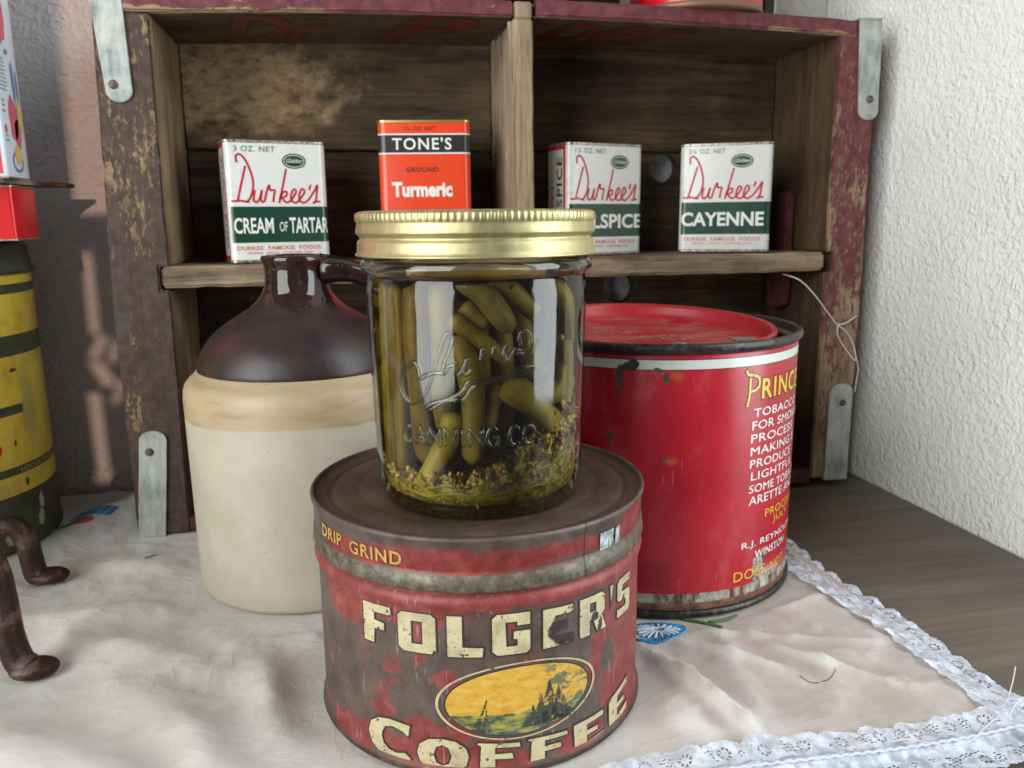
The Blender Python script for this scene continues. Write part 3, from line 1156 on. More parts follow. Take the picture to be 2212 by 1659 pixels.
def green_tin(loc, rz, weight, word, word_box, label, small_words=None, Wd=.0585):
    W, Dp, H, r = Wd, .027, .0705, .0042
    t = thing('spice_tin', label, 'spice tin', loc, rz, 'spice tins on the crate shelf')
    surf, tot = tin_body(t, W, Dp, H, r, M_white, M_tin)
    fx = lambda q: (q-.5)*W
    # green band goes round front and back faces
    print_on('green_band', [rect(-W/2+.0012, W/2+.004, .166*H, .463*H)], surf, M_dgreen, t, .00008, .0008)
    print_on('script_lettering', script_shapes(W, H), surf, M_redink, t, .00014, .002, each=False)
    v0, v1 = .2415*H, .372*H
    if small_words:
        a, b_, c = small_words
        print_on('name_lettering', [shape_from_text(a, (fx(.045), fx(.43), v0, v1), .02), shape_from_text(b_, (fx(.49), fx(.57), v0+.001, v1-.0025), .0), shape_from_text(c, (fx(.59), fx(.99), v0, v1), .02)], surf, M_whiteink, t, .00016, .001)
    else:
        print_on('name_lettering', [shape_from_text(word, (fx(word_box[0]), fx(word_box[1]), v0, v1), .028)], surf, M_whiteink, t, .00016, .001)
    print_on('weight_lettering', [shape_from_text(weight, (fx(.09), fx(.49), .905*H, .950*H), .01, space=1.1)], surf, M_gtext, t, .00014, .002)
    print_on('maker_lettering', [shape_from_text('DURKEE  FAMOUS  FOODS', (fx(.06), fx(.90), .104*H, .140*H), .02, space=1.05), shape_from_text('GENERAL  OFFICES  CLEVELAND, OHIO', (fx(.15), fx(.82), .066*H, .091*H), .0)], surf, M_pinkink, t, .00014, .002)
    print_on('oval_emblem', [ellipse(fx(.672), .835*H, .0070, .0044)], surf, M_dgreen, t, .00010, .002)
    print_on('emblem_lettering', [shape_from_text('Glidden', (fx(.672)-.0045, fx(.672)+.0048, .835*H-.0010, .835*H+.0014), .0, .3), ellipse(fx(.672), .835*H, .0061, .0036, 32, .00035)], surf, M_whiteink, t, .00018, .002)
    # left side panel: red frame, white panel, name running upwards
    sc_ = -(W/2-r+PI/2*r+Dp/2-r)
    hw = Dp/2-.0005
    print_on('side_frame', [rect(sc_-hw, sc_+Dp/2-r+.0008, .0018, H-.0018)], surf, M_redink, t, .00006, .0008)
    print_on('side_panel', [rect(sc_-hw+.0022, sc_+Dp/2-r-.0014, .0042, H-.0042)], surf, M_white, t, .00010, .0008)

    def rot(sh, u, v):
        vs, fs = sh
        return [(u-y, v+x) for x, y in vs], fs
    wd = word if not small_words else 'CREAM of TARTAR'
    L = H-.018
    print_on('side_lettering', [rot(shape_from_text(wd, (0, L, 0, .0066), .02, space=1.2), sc_+Dp/2-r-.0026, .009)], surf, M_blackink, t, .00016, .002)
    print_on('side_script', [rot(shape_from_text("Durkee's", (0, L*.62, 0, .0062), 0, .4), sc_-hw+.0095, .012)], surf, M_redink, t, .00016, .002)
    return t


SHZ = .1590
green_tin((.0868, .0335, SHZ+.0002), R(15), '3 OZ. NET', '', None, 'white and green spice tin marked CREAM of TARTAR, at the left end of the shelf', ('CREAM', 'OF', 'TARTAR'))
green_tin((.2905, .0375, SHZ+.0006), R(17), '1¼ OZ. NET', 'ALLSPICE', (.03, .985), 'white and green spice tin marked ALLSPICE, partly behind the gold jar lid')
green_tin((.3812, .0330, SHZ+.0012), R(-27), '2¼ OZ. NET', 'CAYENNE', (.025, .93), 'white and green spice tin marked CAYENNE, right of the hole in the crate back', Wd=.0590)

# turmeric tin
W, Dp, H, r = .0560, .030, .0830, .0050
TT = thing('spice_tin', 'orange spice tin marked Turmeric with a black band, standing behind the gold jar lid', 'spice tin', (.1795, .0355, SHZ+.0004), R(-9), 'spice tins on the crate shelf')
surf, tot = tin_body(TT, W, Dp, H, r, M_orange, M_brass)
HW = tot/2-.0005
fx = lambda q: (q-.5)*W
print_on('white_line', [rect(-HW, HW, .0742, .0750), rect(-HW, HW, .0631, .0639)], surf, M_whiteink, TT, .00008, .0008)
print_on('black_band', [rect(-HW, HW, .0639, .0742)], surf, M_blackink, TT, .00008, .0008)
print_on('name_lettering', [shape_from_text("TONE'S", (fx(.16), fx(.80), .0655, .0727), .015, space=1.15), shape_from_text('Turmeric', (fx(.14), fx(.80), .0376, .0466), .045)], surf, M_whiteink, TT, .00016, .001)
print_on('small_lettering', [shape_from_text('1¾ OZ. NET', (fx(.29), fx(.63), .0768, .0790), .01, space=1.1), shape_from_text('GROUND', (fx(.30), fx(.65), .0524, .0554), .02, space=1.15)], surf, M_blackink, TT, .00014, .002)

# ------------------------------------------------------------------ stoneware jug
def jug_fn(nt, b):
    oc = nt.obj(); uv = nt.uv()
    z = nt.sep(oc)[2]
    w_ = nt.math('MULTIPLY', nt.math('SUBTRACT', nt.noise(oc, 30, 4), .5), .006)
    zz = nt.math('ADD', z, w_)
    streak = nt.noise(nt.scale(oc, (1, 1, 5)), 34, 5, .55)
    tan = nt.ramp(streak, [(.30, (.34, .245, .14)), (.48, (.42, .32, .19)), (.72, (.46, .365, .23))])
    off = nt.ramp(nt.noise(oc, 50, 5, .6), [(.3, (.42, .38, .29)), (.7, (.50, .46, .37))])
    spots = nt.step(nt.noise(oc, 420, 2, .5), .735, .77)
    col = nt.mix(nt.step(zz, .0890, .0905), off, tan)
    col = nt.mix(nt.math('MULTIPLY', spots, .7), col, (.10, .07, .05))
    nt.put(b.inputs['Base Color'], col)
    b.inputs['Roughness'].default_value = .42
    nt.put(b.inputs['Normal'], nt.bump(nt.noise(oc, 70, 4, .6), .25, .0012))


def brown_fn(nt, b):
    oc = nt.obj()
    z = nt.sep(oc)[2]
    n = nt.noise(nt.scale(oc, (1, 1, .5)), 90, 5, .6)
    col = nt.ramp(n, [(.35, (.012, .006, .006)), (.55, (.024, .011, .010)), (.75, (.050, .013, .010))])
    sp = nt.step(nt.noise(oc, 600, 1, .5), .75, .79)
    nt.put(b.inputs['Base Color'], nt.mix(nt.math('MULTIPLY', sp, .4), col, (.3, .25, .22)))
    nt.put(b.inputs['Roughness'], nt.math('SUBTRACT', .44, nt.math('MULTIPLY', nt.step(z, .138, .147), .38)))
    nt.put(b.inputs['Normal'], nt.bump(nt.noise(oc, 120, 3, .6), .2, .001))
    b.inputs['Specular IOR Level'].default_value = .6


M_jug = mat('salt_glazed_stoneware', jug_fn)
M_brown = mat('brown_glaze', brown_fn)
JG = thing('stoneware_jug', 'small stoneware jug with dark brown glazed shoulder and cream body, left of the pickle jar', 'jug', (.1028, -.0662, 0))
prof = [(.0535, 0), (.0560, .0008), (.0568, .003)]+[(.0568+.0011*k/12, .003+.0915*k/12) for k in range(1, 13)]+[(.0580, .098), (.0577, .1018), (.0566, .1050), (.0548, .1072), (.0532, .1084), (.0520, .1098), (.0508, .1112), (.0490, .1122)]
link('body', lathe(prof, 128, .058), M_jug, JG, smooth=True)
prof = [(.0498, .1104), (.0505, .1112), (.0503, .1135), (.0495, .1165), (.0477, .1208), (.0446, .1255), (.0402, .1300), (.0350, .1338), (.0293, .1372), (.0240, .1404), (.0198, .1440), (.0172, .1475),
        (.0158, .1510), (.0153, .1550), (.0152, .1590), (.0156, .1620), (.0165, .1636), (.0167, .1652), (.0161, .1664), (.0142, .1666), (.0122, .1650), (.0112, .1620), (.0108, .150), (.0108, .14)]
link('shoulder', lathe(prof, 96, .05, cap_bottom=False, cap_top=True), M_brown, JG, smooth=True)
bm = bmesh.new()
hp = smooth_path([(.0120, .0, .1590), (.0200, .0005, .1590), (.0280, .001, .1578), (.0360, .002, .1545), (.0425, .003, .1480), (.0462, .003, .1400), (.0472, .003, .1310), (.0465, .003, .1195)], 8)
tube(bm, hp, lambda q: .0056+.0030*(1-q)**6+.0022*q**6, 14)
for v in bm.verts:
    v.co.y = .002+(v.co.y-.002)*1.35
link('handle', bm, M_brown, JG, smooth=True)

# ------------------------------------------------------------------ coffee can
def rust_metal(nt, coord, s=1.0):
    n = nt.noise(coord, 130*s, 6, .7)
    return nt.ramp(n, [(.35, (.030, .018, .014)), (.52, (.075, .046, .036)), (.68, (.15, .10, .08))])


GREY = (.108, .076, .062)
REDP = (.27, .042, .038)


def coffee_body(nt, b):
    uv = nt.uv(); oc = nt.obj()
    n = nt.noise(oc, 38, 7, .65)
    u = nt.sep(uv)[0]; v = nt.sep(uv)[1]
    bl = nt.blobs(uv, [(0, 63, 300, 3.6), (-36, 57, 22, 4), (62, 40, 18, 60), (45, 20, 9, 9), (-20, 6, 26, 7), (-30, 15, 8, 7), (-17, 20, 5, 7), (-22, 35, 5, 3), (-31, 47, 2, 9),
                       (-45, 21, 5, 3), (33, 33, 3, 10), (-31, 51, 4, 6), (27, 7, 12, 5), (2, 5, 8, 3), (-62, 6, 14, 6), (-48, 10, 7, 4), (38, 47, 5, 9), (0, 55, 3, 3), (16, 17, 4, 3), (-8, 12, 5, 3), (-63, 60, 14, 12)], .0026, 170, .14)
    red = nt.ramp(nt.noise(oc, 160, 6, .65), [(.3, (.17, .028, .024)), (.5, REDP), (.66, (.33, .085, .072)), (.76, (.30, .16, .13))])
    gry = nt.ramp(nt.noise(oc, 90, 6, .65), [(.3, (.072, .048, .038)), (.5, GREY), (.7, (.155, .116, .096))])
    edge = nt.step(nt.math('ADD', nt.math('MULTIPLY', n, .75), nt.math('MULTIPLY', nt.noise(oc, 500, 5, .75), .25)), .585, .61)
    mk = nt.math('MAXIMUM', nt.math('MULTIPLY', bl, .92), nt.math('MULTIPLY', edge, .6))
    pit = nt.step(nt.noise(oc, 420, 6, .8), .63, .66)
    col = nt.mix(mk, gry, red)
    scr = nt.step(nt.noise(oc, 700, 6, .8), .64, .70)
    col = nt.mix(nt.math('MULTIPLY', scr, .35), col, (.38, .33, .30))
    lin = nt.step(nt.noise(nt.scale(oc, (1, 1, .12), (3, 3, 3)), 520, 4, .7), .62, .65)
    col = nt.mix(nt.math('MULTIPLY', lin, .45), col, (.40, .32, .28))
    col = nt.mix(nt.math('MULTIPLY', pit, .6), col, (.045, .028, .022))
    drk = nt.step(v, .0045, .0015)
    col = nt.mix(drk, col, rust_metal(nt, oc))
    nt.put(b.inputs['Base Color'], col)
    nt.put(b.inputs['Roughness'], nt.math('ADD', .36, nt.math('MULTIPLY', n, .25)))
    nt.put(b.inputs['Normal'], nt.bump(nt.math('ADD', nt.noise(oc, 900, 4, .7), nt.math('MULTIPLY', nt.noise(oc, 45, 3), 3)), .25, .0006))
    b.inputs['Metallic'].default_value = .15


def coffee_skirt(nt, b):
    uv = nt.uv(); oc = nt.obj()
    v = nt.sep(uv)[1]
    red = nt.ramp(nt.noise(oc, 160, 6, .65), [(.3, (.17, .028, .024)), (.5, (.27, .042, .036)), (.72, (.36, .10, .08))])
    olive = nt.ramp(nt.noise(oc, 220, 6, .7), [(.32, (.055, .045, .030)), (.5, (.13, .11, .078)), (.7, (.24, .215, .16))])
    bl = nt.blobs(uv, [(-15, 76.5, 38, 4.5), (20, 77.5, 16, 3), (56, 78, 12, 6), (-55, 76, 20, 4)], .0018, 150, .3)
    lo = nt.step(nt.math('ADD', v, nt.math('MULTIPLY', nt.noise(oc, 120, 3), .0012)), .0733, .0728)
    col = nt.mix(bl, nt.ramp(nt.noise(oc, 120, 5), [(.3, (.06, .042, .038)), (.7, (.16, .12, .105))]), red)
    col = nt.mix(lo, col, olive)
    seam = nt.math('MULTIPLY', nt.step(nt.math('ABSOLUTE', nt.math('SUBTRACT', nt.sep(uv)[0], .0272)), .0005, .0003), .8)
    col = nt.mix(seam, col, (.03, .025, .02))
    nt.put(b.inputs['Base Color'], col)
    b.inputs['Metallic'].default_value = .35
    nt.put(b.inputs['Roughness'], nt.math('ADD', .33, nt.math('MULTIPLY', nt.noise(oc, 200, 4), .3)))
    nt.put(b.inputs['Normal'], nt.bump(nt.noise(oc, 900, 4, .7), .3, .0005))


def coffee_top(nt, b):
    oc = nt.obj()
    n = nt.noise(oc, 38, 7, .68)
    n2 = nt.noise(oc, 800, 5, .75)
    col = nt.ramp(nt.math('ADD', nt.math('MULTIPLY', n, .6), nt.math('MULTIPLY', n2, .4)), [(.34, (.034, .020, .014)), (.50, (.082, .049, .035)), (.68, (.16, .105, .078))])
    nt.put(b.inputs['Base Color'], col)
    b.inputs['Metallic'].default_value = .2
    b.inputs['Roughness'].default_value = .55
    nt.put(b.inputs['Normal'], nt.bump(n2, .35, .0005))


CC = thing('coffee_can', 'faded red and grey key-wind coffee can with cream lettering, under the pickle jar', 'coffee can', (.1743, -.1911, 0))
CC.scale = (.988, .988, 1)
dent = lambda t, z: .004*mn.noise(Vector((math.sin(t)*2, math.cos(t)*2, z*25)))
prof = [(.0612, -.0004), (.0632, .0002), (.0639, .0014), (.0636, .0030), (.0626, .0040)]+[(.0625, .0040+.054*k/20) for k in range(1, 21)]+[(.0629, .0595), (.0636, .0610), (.0639, .0625), (.0636, .0640), (.0626, .0650), (.0614, .0658), (.0612, .070), (.0618, .078)]
link('body', lathe(prof, 192, .0625, wob=lambda t, z: .25*dent(t, z) if z > .004 else 0), mat('worn_coffee_can_print', coffee_body), CC, smooth=True)
prof = [(.0622, .0664), (.0637, .0666), (.0641, .0674), (.0637, .0722), (.0629, .0730), (.0632, .0738), (.0634, .0800), (.0637, .0820), (.0642, .0835), (.0643, .0843), (.0640, .0850), (.0634, .0852), (.0629, .0849)]
LD = link('lid', lathe(prof, 192, .0632, cap_bottom=False, cap_top=False, wob=lambda t, z: .25*dent(t, z)), mat('worn_lid_skirt', coffee_skirt), CC, smooth=True)
prof = [(.0629, .0849), (.0624, .0840), (.0620, .0834), (.0585, .0834), (.0577, .0831), (.0570, .0826), (.0562, .0826), (.0555, .0831), (.0540, .0834), (.0470, .0834), (.0462, .0832), (.0455, .0834), (.040, .0835), (.02, .0836), (.0005, .0836)]
link('lid_top', lathe(prof[::-1], 160, .06, cap_bottom=False, cap_top=False), mat('rusty_lid_top', coffee_top), CC, smooth=True)
link('sticker', lathe([(.06375, .0733), (.06405, .0735), (.06405, .0795), (.0638, .0797)], 8), None, CC) if False else None


def worn_ink(name, col, gaps=None, thr=.60, spec=(.10, .07, .05)):
    def fn(nt, b):
        uv = nt.uv(); oc = nt.obj()
        n = nt.noise(oc, 130, 6, .7)
        n3 = nt.noise(oc, 700, 4, .7)
        c = nt.ramp(n, [(.3, tuple(x*.62 for x in col)), (.52, col), (.75, tuple(min(1, x*1.15) for x in col))])
        c = nt.mix(nt.step(n3, .60, .68), c, tuple(x*.45 for x in col))
        nt.put(b.inputs['Base Color'], c)
        nt.put(b.inputs['Roughness'], nt.math('ADD', .36, nt.math('MULTIPLY', n, .25)))
        nt.put(b.inputs['Normal'], nt.bump(nt.noise(oc, 900, 4, .7), .25, .0005))
        a = nt.step(nt.math('ADD', nt.math('MULTIPLY', nt.noise(oc, 210, 6, .7), .6), nt.math('MULTIPLY', n3, .4)), thr, thr-.02)
        if gaps:
            g = nt.blobs(uv, gaps, .0012, 260, .12)
            a = nt.math('MULTIPLY', a, nt.math('SUBTRACT', 1.0, g))
        nt.put(b.inputs['Alpha'], a)
    return mat(name, fn)


deg = lambda a: a*PI/180*.0625
M_cream = worn_ink('worn_cream_letters', (.58, .50, .29), [(deg(16.5), 50.5, 4.6, 7.2), (deg(22.5), 46, 3, 8), (deg(31), 47, 1.3, 3), (deg(9.5)*1000*0+deg(30)*1, 44, 1.2, 2)] if False else
                   [(deg(17.3)*1000, 49.5, 5.3, 5.6), (deg(20.5)*1000, 47, 2.0, 5.5), (deg(30)*1000, 50, 1.6, 2.2), (deg(32.5)*1000, 46.5, 1.2, 2.6), (deg(46)*1000, 50, .8, 1.6)])
M_outline = worn_ink('dark_letter_outline', (.040, .030, .028), None, .60)
GRID = {
    'F': [[(0, 0), (.36, 0), (.40, .38), (.74, .38), (.74, .56), (.40, .60), (.40, .80), (1, .80), (.96, 1), (0, 1)]],
    'O': [[(.14, 0), (.88, 0), (1, .10), (1, .90), (.88, 1), (.12, 1), (0, .90), (0, .10)], [(.36, .22), (.36, .80), (.66, .80), (.66, .22)]],
    'L': [[(0, 0), (.97, 0), (1, .22), (.42, .24), (.42, 1), (0, 1)]],
    'G': [[(.12, 0), (.9, 0), (1, .08), (1, .56), (.56, .56), (.56, .38), (.66, .36), (.66, .2), (.36, .2), (.34, .8), (.66, .8), (.66, .70), (1, .70), (1, 1), (.12, 1), (0, .90), (0, .10)]],
    'E': [[(0, 0), (1, 0), (1, .2), (.38, .22), (.38, .42), (.78, .42), (.78, .6), (.38, .6), (.38, .80), (1, .80), (1, 1), (0, 1)]],
    'R': [[(0, 0), (.34, 0), (.34, .38), (.46, .38), (.64, 0), (1, 0), (.80, .42), (.92, .50), (.92, .90), (.80, 1), (0, 1)], [(.34, .58), (.34, .82), (.58, .82), (.58, .58)]],
    "'": [[(.2, 0), (.8, 1), (0, 1)]],
    'S': [[(0, .02), (.88, 0), (1, .10), (1, .52), (.90, .60), (.36, .62), (.36, .80), (1, .80), (1, 1), (.12, 1), (0, .90), (0, .50), (.10, .42), (.64, .40), (.64, .2), (0, .22)]],
    'C': [[(1, .12), (.82, .02), (.55, 0), (.28, .06), (.08, .22), (0, .5), (.08, .78), (.28, .94), (.55, 1), (.80, .98), (1, .96), (.96, .68), (.84, .78), (.62, .84), (.44, .78), (.36, .62), (.34, .5), (.38, .34), (.50, .22), (.68, .18), (.88, .24)]],
    'o': [[(.5, 0), (.76, .05), (.95, .24), (1, .5), (.95, .76), (.76, .95), (.5, 1), (.24, .95), (.05, .76), (0, .5), (.05, .24), (.24, .05)], [(.5, .20), (.38, .26), (.32, .5), (.38, .74), (.5, .82), (.62, .74), (.68, .5), (.62, .26)]],
    'f': [[(.04, 0), (.40, 0), (.40, .42), (.84, .40), (.80, .62), (.40, .60), (.40, .84), (1.0, .84), (.98, 1.0), (0, 1), (0, .94), (.08, .90)]],
    'e': [[(.04, 0), (1.0, .02), (1.04, .22), (.42, .18), (.42, .42), (.80, .42), (.80, .58), (.42, .58), (.42, .82), (1.0, .84), (1.0, 1.02), (0, 1)]],
}


def letters(spec, offset):
    shapes = []
    for ch, t0, t1, zb0, zb1, zt0, zt1 in spec:
        pl = []
        for loop in GRID[ch]:
            q = []
            for (x, y) in loop:
                u = deg(t0+(t1-t0)*x)
                zb = zb0+(zb1-zb0)*x; zt_ = zt0+(zt1-zt0)*x
                q.append((u, (zb+(zt_-zb)*y)*.001))
            pl.append(q)
        shapes.append(shape_from_polys(pl, offset))
    return shapes


FOL = [('F', -47.9, -36.9, 44.4, 44.4, 58.4, 58.4), ('O', -34.6, -22.4, 44.4, 44.4, 58.2, 58.2), ('L', -18.9, -8.1, 44.0, 44.0, 58.2, 58.2), ('G', -5.4, 6.2, 44.2, 44.2, 58.4, 58.4),
       ('E', 10.4, 20.8, 44.2, 44.2, 58.0, 57.6), ('R', 23.6, 35.6, 43.9, 43.9, 57.8, 57.8), ("'", 37.6, 39.8, 52, 52, 58, 58), ('S', 42.0, 51.6, 43.8, 43.8, 58.2, 58.2)]
COF = [('C', -48.2, -31.9, 2.5, 2.5, 17.4, 17.4), ('o', -29.6, -13.2, 1.6, 1.6, 14.0, 13.8), ('f', -10.4, 2.8, 2.6, 2.4, 12.9, 11.8), ('f', 5.4, 19.0, 2.6, 2.6, 12.3, 11.6), ('e', 21.4, 34.5, 2.0, 2.0, 12.2, 12.4), ('e', 37.7, 50.5, 2.9, 3.9, 14.0, 17.0)]
cs = cyl_surf(.0625)
print_on('letter_outline', letters(FOL, .00055)+letters(COF, .00055), cs, M_outline, CC, .00022, .0018)
print_on('letter', letters(FOL, 0)+letters(COF, 0), cs, M_cream, CC, .0003, .0018)


# picture oval: ship, trees, yellow sky
def oval_pt(a, k=1.0):
    # upper part leans to the right as seen; in the can's own frame nearly a plain oval
    return (deg(3.4)+math.cos(a)*deg(26.6)*k, .0272+math.sin(a)*.0138*k + .0006*math.cos(a)*k)


def oval_ring(k0, k1, n=96):
    vs = [oval_pt(2*PI*i/n, k0) for i in range(n)]+[oval_pt(2*PI*i/n, k1) for i in range(n)]
    return vs, [(i, (i+1) % n, n+(i+1) % n, n+i) for i in range(n)]


def oval_fn(nt, b):
    uv = nt.uv(); oc = nt.obj()
    x, y, _ = nt.sep(uv)[:3]
    sky = nt.ramp(nt.noise(nt.scale(uv, (1, 2.2, 1)), 160, 5, .65), [(.30, (.52, .26, .03)), (.5, (.66, .38, .05)), (.72, (.72, .50, .14))])
    p = nt.math('ADD', nt.math('MULTIPLY', x, .7), nt.math('MULTIPLY', y, -1.0))
    strip = nt.noise(nt.scale(uv, (.7, 1.6, 1), (0, 0, 2)), 190, 4, .6, 1.0)
    cloud = nt.math('MULTIPLY', nt.step(x, .008, .016), nt.step(strip, .50, .56))
    col = nt.mix(nt.math('MULTIPLY', cloud, .9), sky, (.10, .13, .095))
    spk = nt.step(nt.noise(uv, 900, 4, .8), .60, .66)
    col = nt.mix(nt.math('MULTIPLY', spk, .6), col, (.22, .13, .03))
    land = nt.step(nt.math('ADD', y, nt.math('MULTIPLY', nt.noise(uv, 260, 4), .004)), .0252, .0244)
    gr = nt.ramp(nt.noise(nt.scale(uv, (.5, 1.4, 1)), 260, 5, .7), [(.32, (.035, .045, .035)), (.48, (.11, .14, .10)), (.56, (.30, .29, .04)), (.70, (.50, .36, .08))])
    col = nt.mix(land, col, gr)
    nt.put(b.inputs['Base Color'], col)
    b.inputs['Roughness'].default_value = .4
    nt.put(b.inputs['Normal'], nt.bump(nt.noise(oc, 900, 4, .7), .25, .0005))


M_oval = mat('oval_picture', oval_fn)
M_tree = worn_ink('dark_green_print_trees', (.055, .062, .050), None, .545)
print_on('picture_border', [oval_ring(1.0, .965)], cs, M_cream, CC, .0003, .0018)
print_on('picture_ground', [oval_ring(.90, .001)], cs, M_outline, CC, .0002, .0018)
print_on('picture', [([oval_pt(2*PI*i/72, .88) for i in range(72)], [tuple(range(72))])], cs, M_oval, CC, .00028, .0018)
sh = []
random.seed(3)
def spruce(cx, z0, h, wd, n=9):
    for k in range(n):
        zz = z0+h*k/n; ww = wd*(1-k/n)*(.8+.4*random.random())
        hh = h/n*2.1
        sh.append(([(cx-ww, zz), (cx+ww*.9, zz+.0002), (cx+(random.random()-.5)*.0004, min(z0+h, zz+hh))], [(0, 1, 2)]))
spruce(deg(12.5), .0175, .0155, .0046)
spruce(deg(9.5), .0175, .0115, .0032)
spruce(deg(15.5), .018, .0120, .0036)
spruce(deg(17.5), .0175, .0085, .0030, 7)
spruce(deg(7.0), .0175, .0075, .0026, 6)
sh.append(([(deg(3), .0172), (deg(22), .0168), (deg(20), .0205), (deg(12), .0222), (deg(5), .0205)], [(0, 1, 2, 3, 4)]))
print_on('picture_trees', sh, cs, M_tree, CC, .00034, .0018, each=False, kind='stuff')
sh = [ribbon([(deg(-10.5), .0168), (deg(-7.4), .0285)], .0005, smooth=False), ([(deg(-11.5), .0185), (deg(-9.2), .0195), (deg(-8.0), .0268)], [(0, 1, 2)]), ([(deg(-8.6), .0190), (deg(-6.6), .0192), (deg(-7.6), .0258)], [(0, 1, 2)]),
      ([(deg(-12), .0180), (deg(-6), .0180), (deg(-7), .0165), (deg(-11), .0165)], [(0, 1, 2, 3)])]
print_on('picture_ship', sh, cs, M_tree, CC, .00036, .0018, each=False)
M_gold = worn_ink('worn_gold_letters', (.52, .30, .07), None, .585)
d2 = lambda a: a*PI/180*.0634
print_on('lid_lettering', [shape_from_text('DRIP', (d2(-69), d2(-55.8), .0752, .0796), .02, space=1.1), shape_from_text('GRIND', (d2(-52), d2(-32), .0744, .0790), .02, space=1.15)], cyl_surf(.0634), M_gold, CC, .0003, .0015)
M_paper = mat('torn_paper_label', lambda nt, b: (nt.put(b.inputs['Base Color'], nt.ramp(nt.noise(nt.obj(), 300, 5), [(.35, (.25, .26, .25)), (.6, (.62, .68, .70))])), nt.put(b.inputs['Alpha'], nt.step(nt.noise(nt.scale(nt.obj(), (1, 1, .25)), 420, 3), .60, .54))), rough=.3)
print_on('torn_paper_label', [rect(d2(31), d2(41), .0736, .0796)], cyl_surf(.0634), M_paper, CC, .0004, .0015)

# ------------------------------------------------------------------ big red tobacco tin
def red_tin_fn(nt, b):
    uv = nt.uv(); oc = nt.obj()
    u, v = nt.sep(uv)[:2]
    rc = nt.ramp(nt.noise(oc, 35, 5, .6), [(.3, (.36, .006, .018)), (.7, (.47, .010, .026))])
    wh = nt.math('MULTIPLY', nt.step(nt.math('ABSOLUTE', nt.math('SUBTRACT', v, .1196)), .0022, .0019), 1.0)
    bk = nt.step(nt.math('ABSOLUTE', nt.math('SUBTRACT', v, .1196)), .0026, .0024)
    col = nt.mix(bk, rc, (.05, .01, .01))
    col = nt.mix(wh, col, (.58, .62, .55))
    # faint square tax mark
    du = nt.math('ABSOLUTE', nt.math('SUBTRACT', u, -.0236)); dv = nt.math('ABSOLUTE', nt.math('SUBTRACT', v, .0215))
    sq = nt.math('MULTIPLY', nt.step(du, .0076, .0073), nt.step(dv, .0066, .0063))
    col = nt.mix(nt.math('MULTIPLY', sq, .35), col, (.16, .004, .010))
    # scratches and chips
    dust = nt.step(nt.noise(nt.scale(oc, (1, 1, .5)), 55, 6, .7), .50, .72)
    col = nt.mix(nt.math('MULTIPLY', dust, .16), col, (.55, .30, .30))
    hair_ = nt.step(nt.noise(nt.scale(oc, (1, 1, .10), (5, 1, 2)), 420, 3, .65), .685, .71)
    col = nt.mix(nt.math('MULTIPLY', hair_, .35), col, (.55, .25, .25))
    ch = nt.blobs(uv, [(-38, 118.5, 2.6, 2.0), (-35, 119.5, 3.0, 2.4), (-41, 114, 1.7, 5.5), (-42, 107, 1.0, 2.0), (-24, 117, 2.2, 1.2), (-20.5, 113.5, 1.3, 2.2), (-20.3, 77, 1.1, 1.5), (-45, 86, 1.6, 1.8), (55, 100, 1, 1), (34, 22, 3, 4), (28, 15, 2, 2)], .0009, 420, .2)
    sc_ = nt.blobs(uv, [(-34, 113, 16, 10), (-40, 88, 8, 6), (30, 22, 9, 7), (-5, 122, 12, 5), (8, 108, 9, 6), (-12, 16, 14, 5), (38, 100, 10, 14)], .003, 150, .5)
    fine = nt.step(nt.noise(oc, 900, 6, .8, .8), .60, .66)
    col = nt.mix(nt.math('MULTIPLY', nt.math('MULTIPLY', sc_, fine), .8), col, (.30, .13, .12))
    col = nt.mix(ch, col, rust_metal(nt, oc))
    orng = nt.blobs(uv, [(-15.5, 114.5, 2.8, 2.0), (-17, 76, 2.5, 1.5)], .001, 400, .5)
    col = nt.mix(nt.math('MULTIPLY', orng, .6), col, (.45, .13, .03))
    bare = nt.blobs(uv, [(31, 20, 4, 5), (40, 14, 12, 3)], .0016, 320, .25)
    col = nt.mix(bare, col, nt.ramp(nt.noise(oc, 500, 5), [(.35, (.16, .08, .05)), (.6, (.50, .45, .38))]))
    # bottom band: worn pale stripe and rusty tinplate
    n = nt.noise(oc, 150, 6, .7)
    pale = nt.ramp(nt.noise(nt.scale(oc, (1, 1, .3)), 160, 6, .75), [(.40, (.10, .05, .03)), (.50, (.33, .30, .23)), (.62, (.50, .54, .47))])
    rst = nt.ramp(n, [(.35, (.10, .045, .03)), (.50, (.26, .12, .08)), (.62, (.36, .21, .15)), (.74, (.42, .36, .30))])
    vv = nt.math('ADD', v, nt.math('MULTIPLY', nt.noise(oc, 200, 4), .0006))
    col = nt.mix(nt.step(vv, .0125, .0120), col, pale)
    col = nt.mix(nt.step(vv, .0080, .0074), col, rst)
    nt.put(b.inputs['Base Color'], col)
    nt.put(b.inputs['Roughness'], nt.math('ADD', nt.math('ADD', .22, nt.math('MULTIPLY', nt.noise(oc, 90, 5), .14)), nt.math('MULTIPLY', ch, .4)))
    nt.put(b.inputs['Normal'], nt.bump(nt.math('SUBTRACT', nt.noise(oc, 25, 2), nt.math('MULTIPLY', ch, .4)), .2, .0012))


def dark_rim_fn(nt, b):
    oc = nt.obj()
    n = nt.noise(oc, 350, 5, .7)
    nt.put(b.inputs['Base Color'], nt.ramp(n, [(.35, (.02, .018, .016)), (.55, (.055, .048, .043)), (.72, (.16, .13, .11))]))
    nt.put(b.inputs['Roughness'], nt.math('ADD', .25, nt.math('MULTIPLY', n, .3)))
    b.inputs['Metallic'].default_value = .6


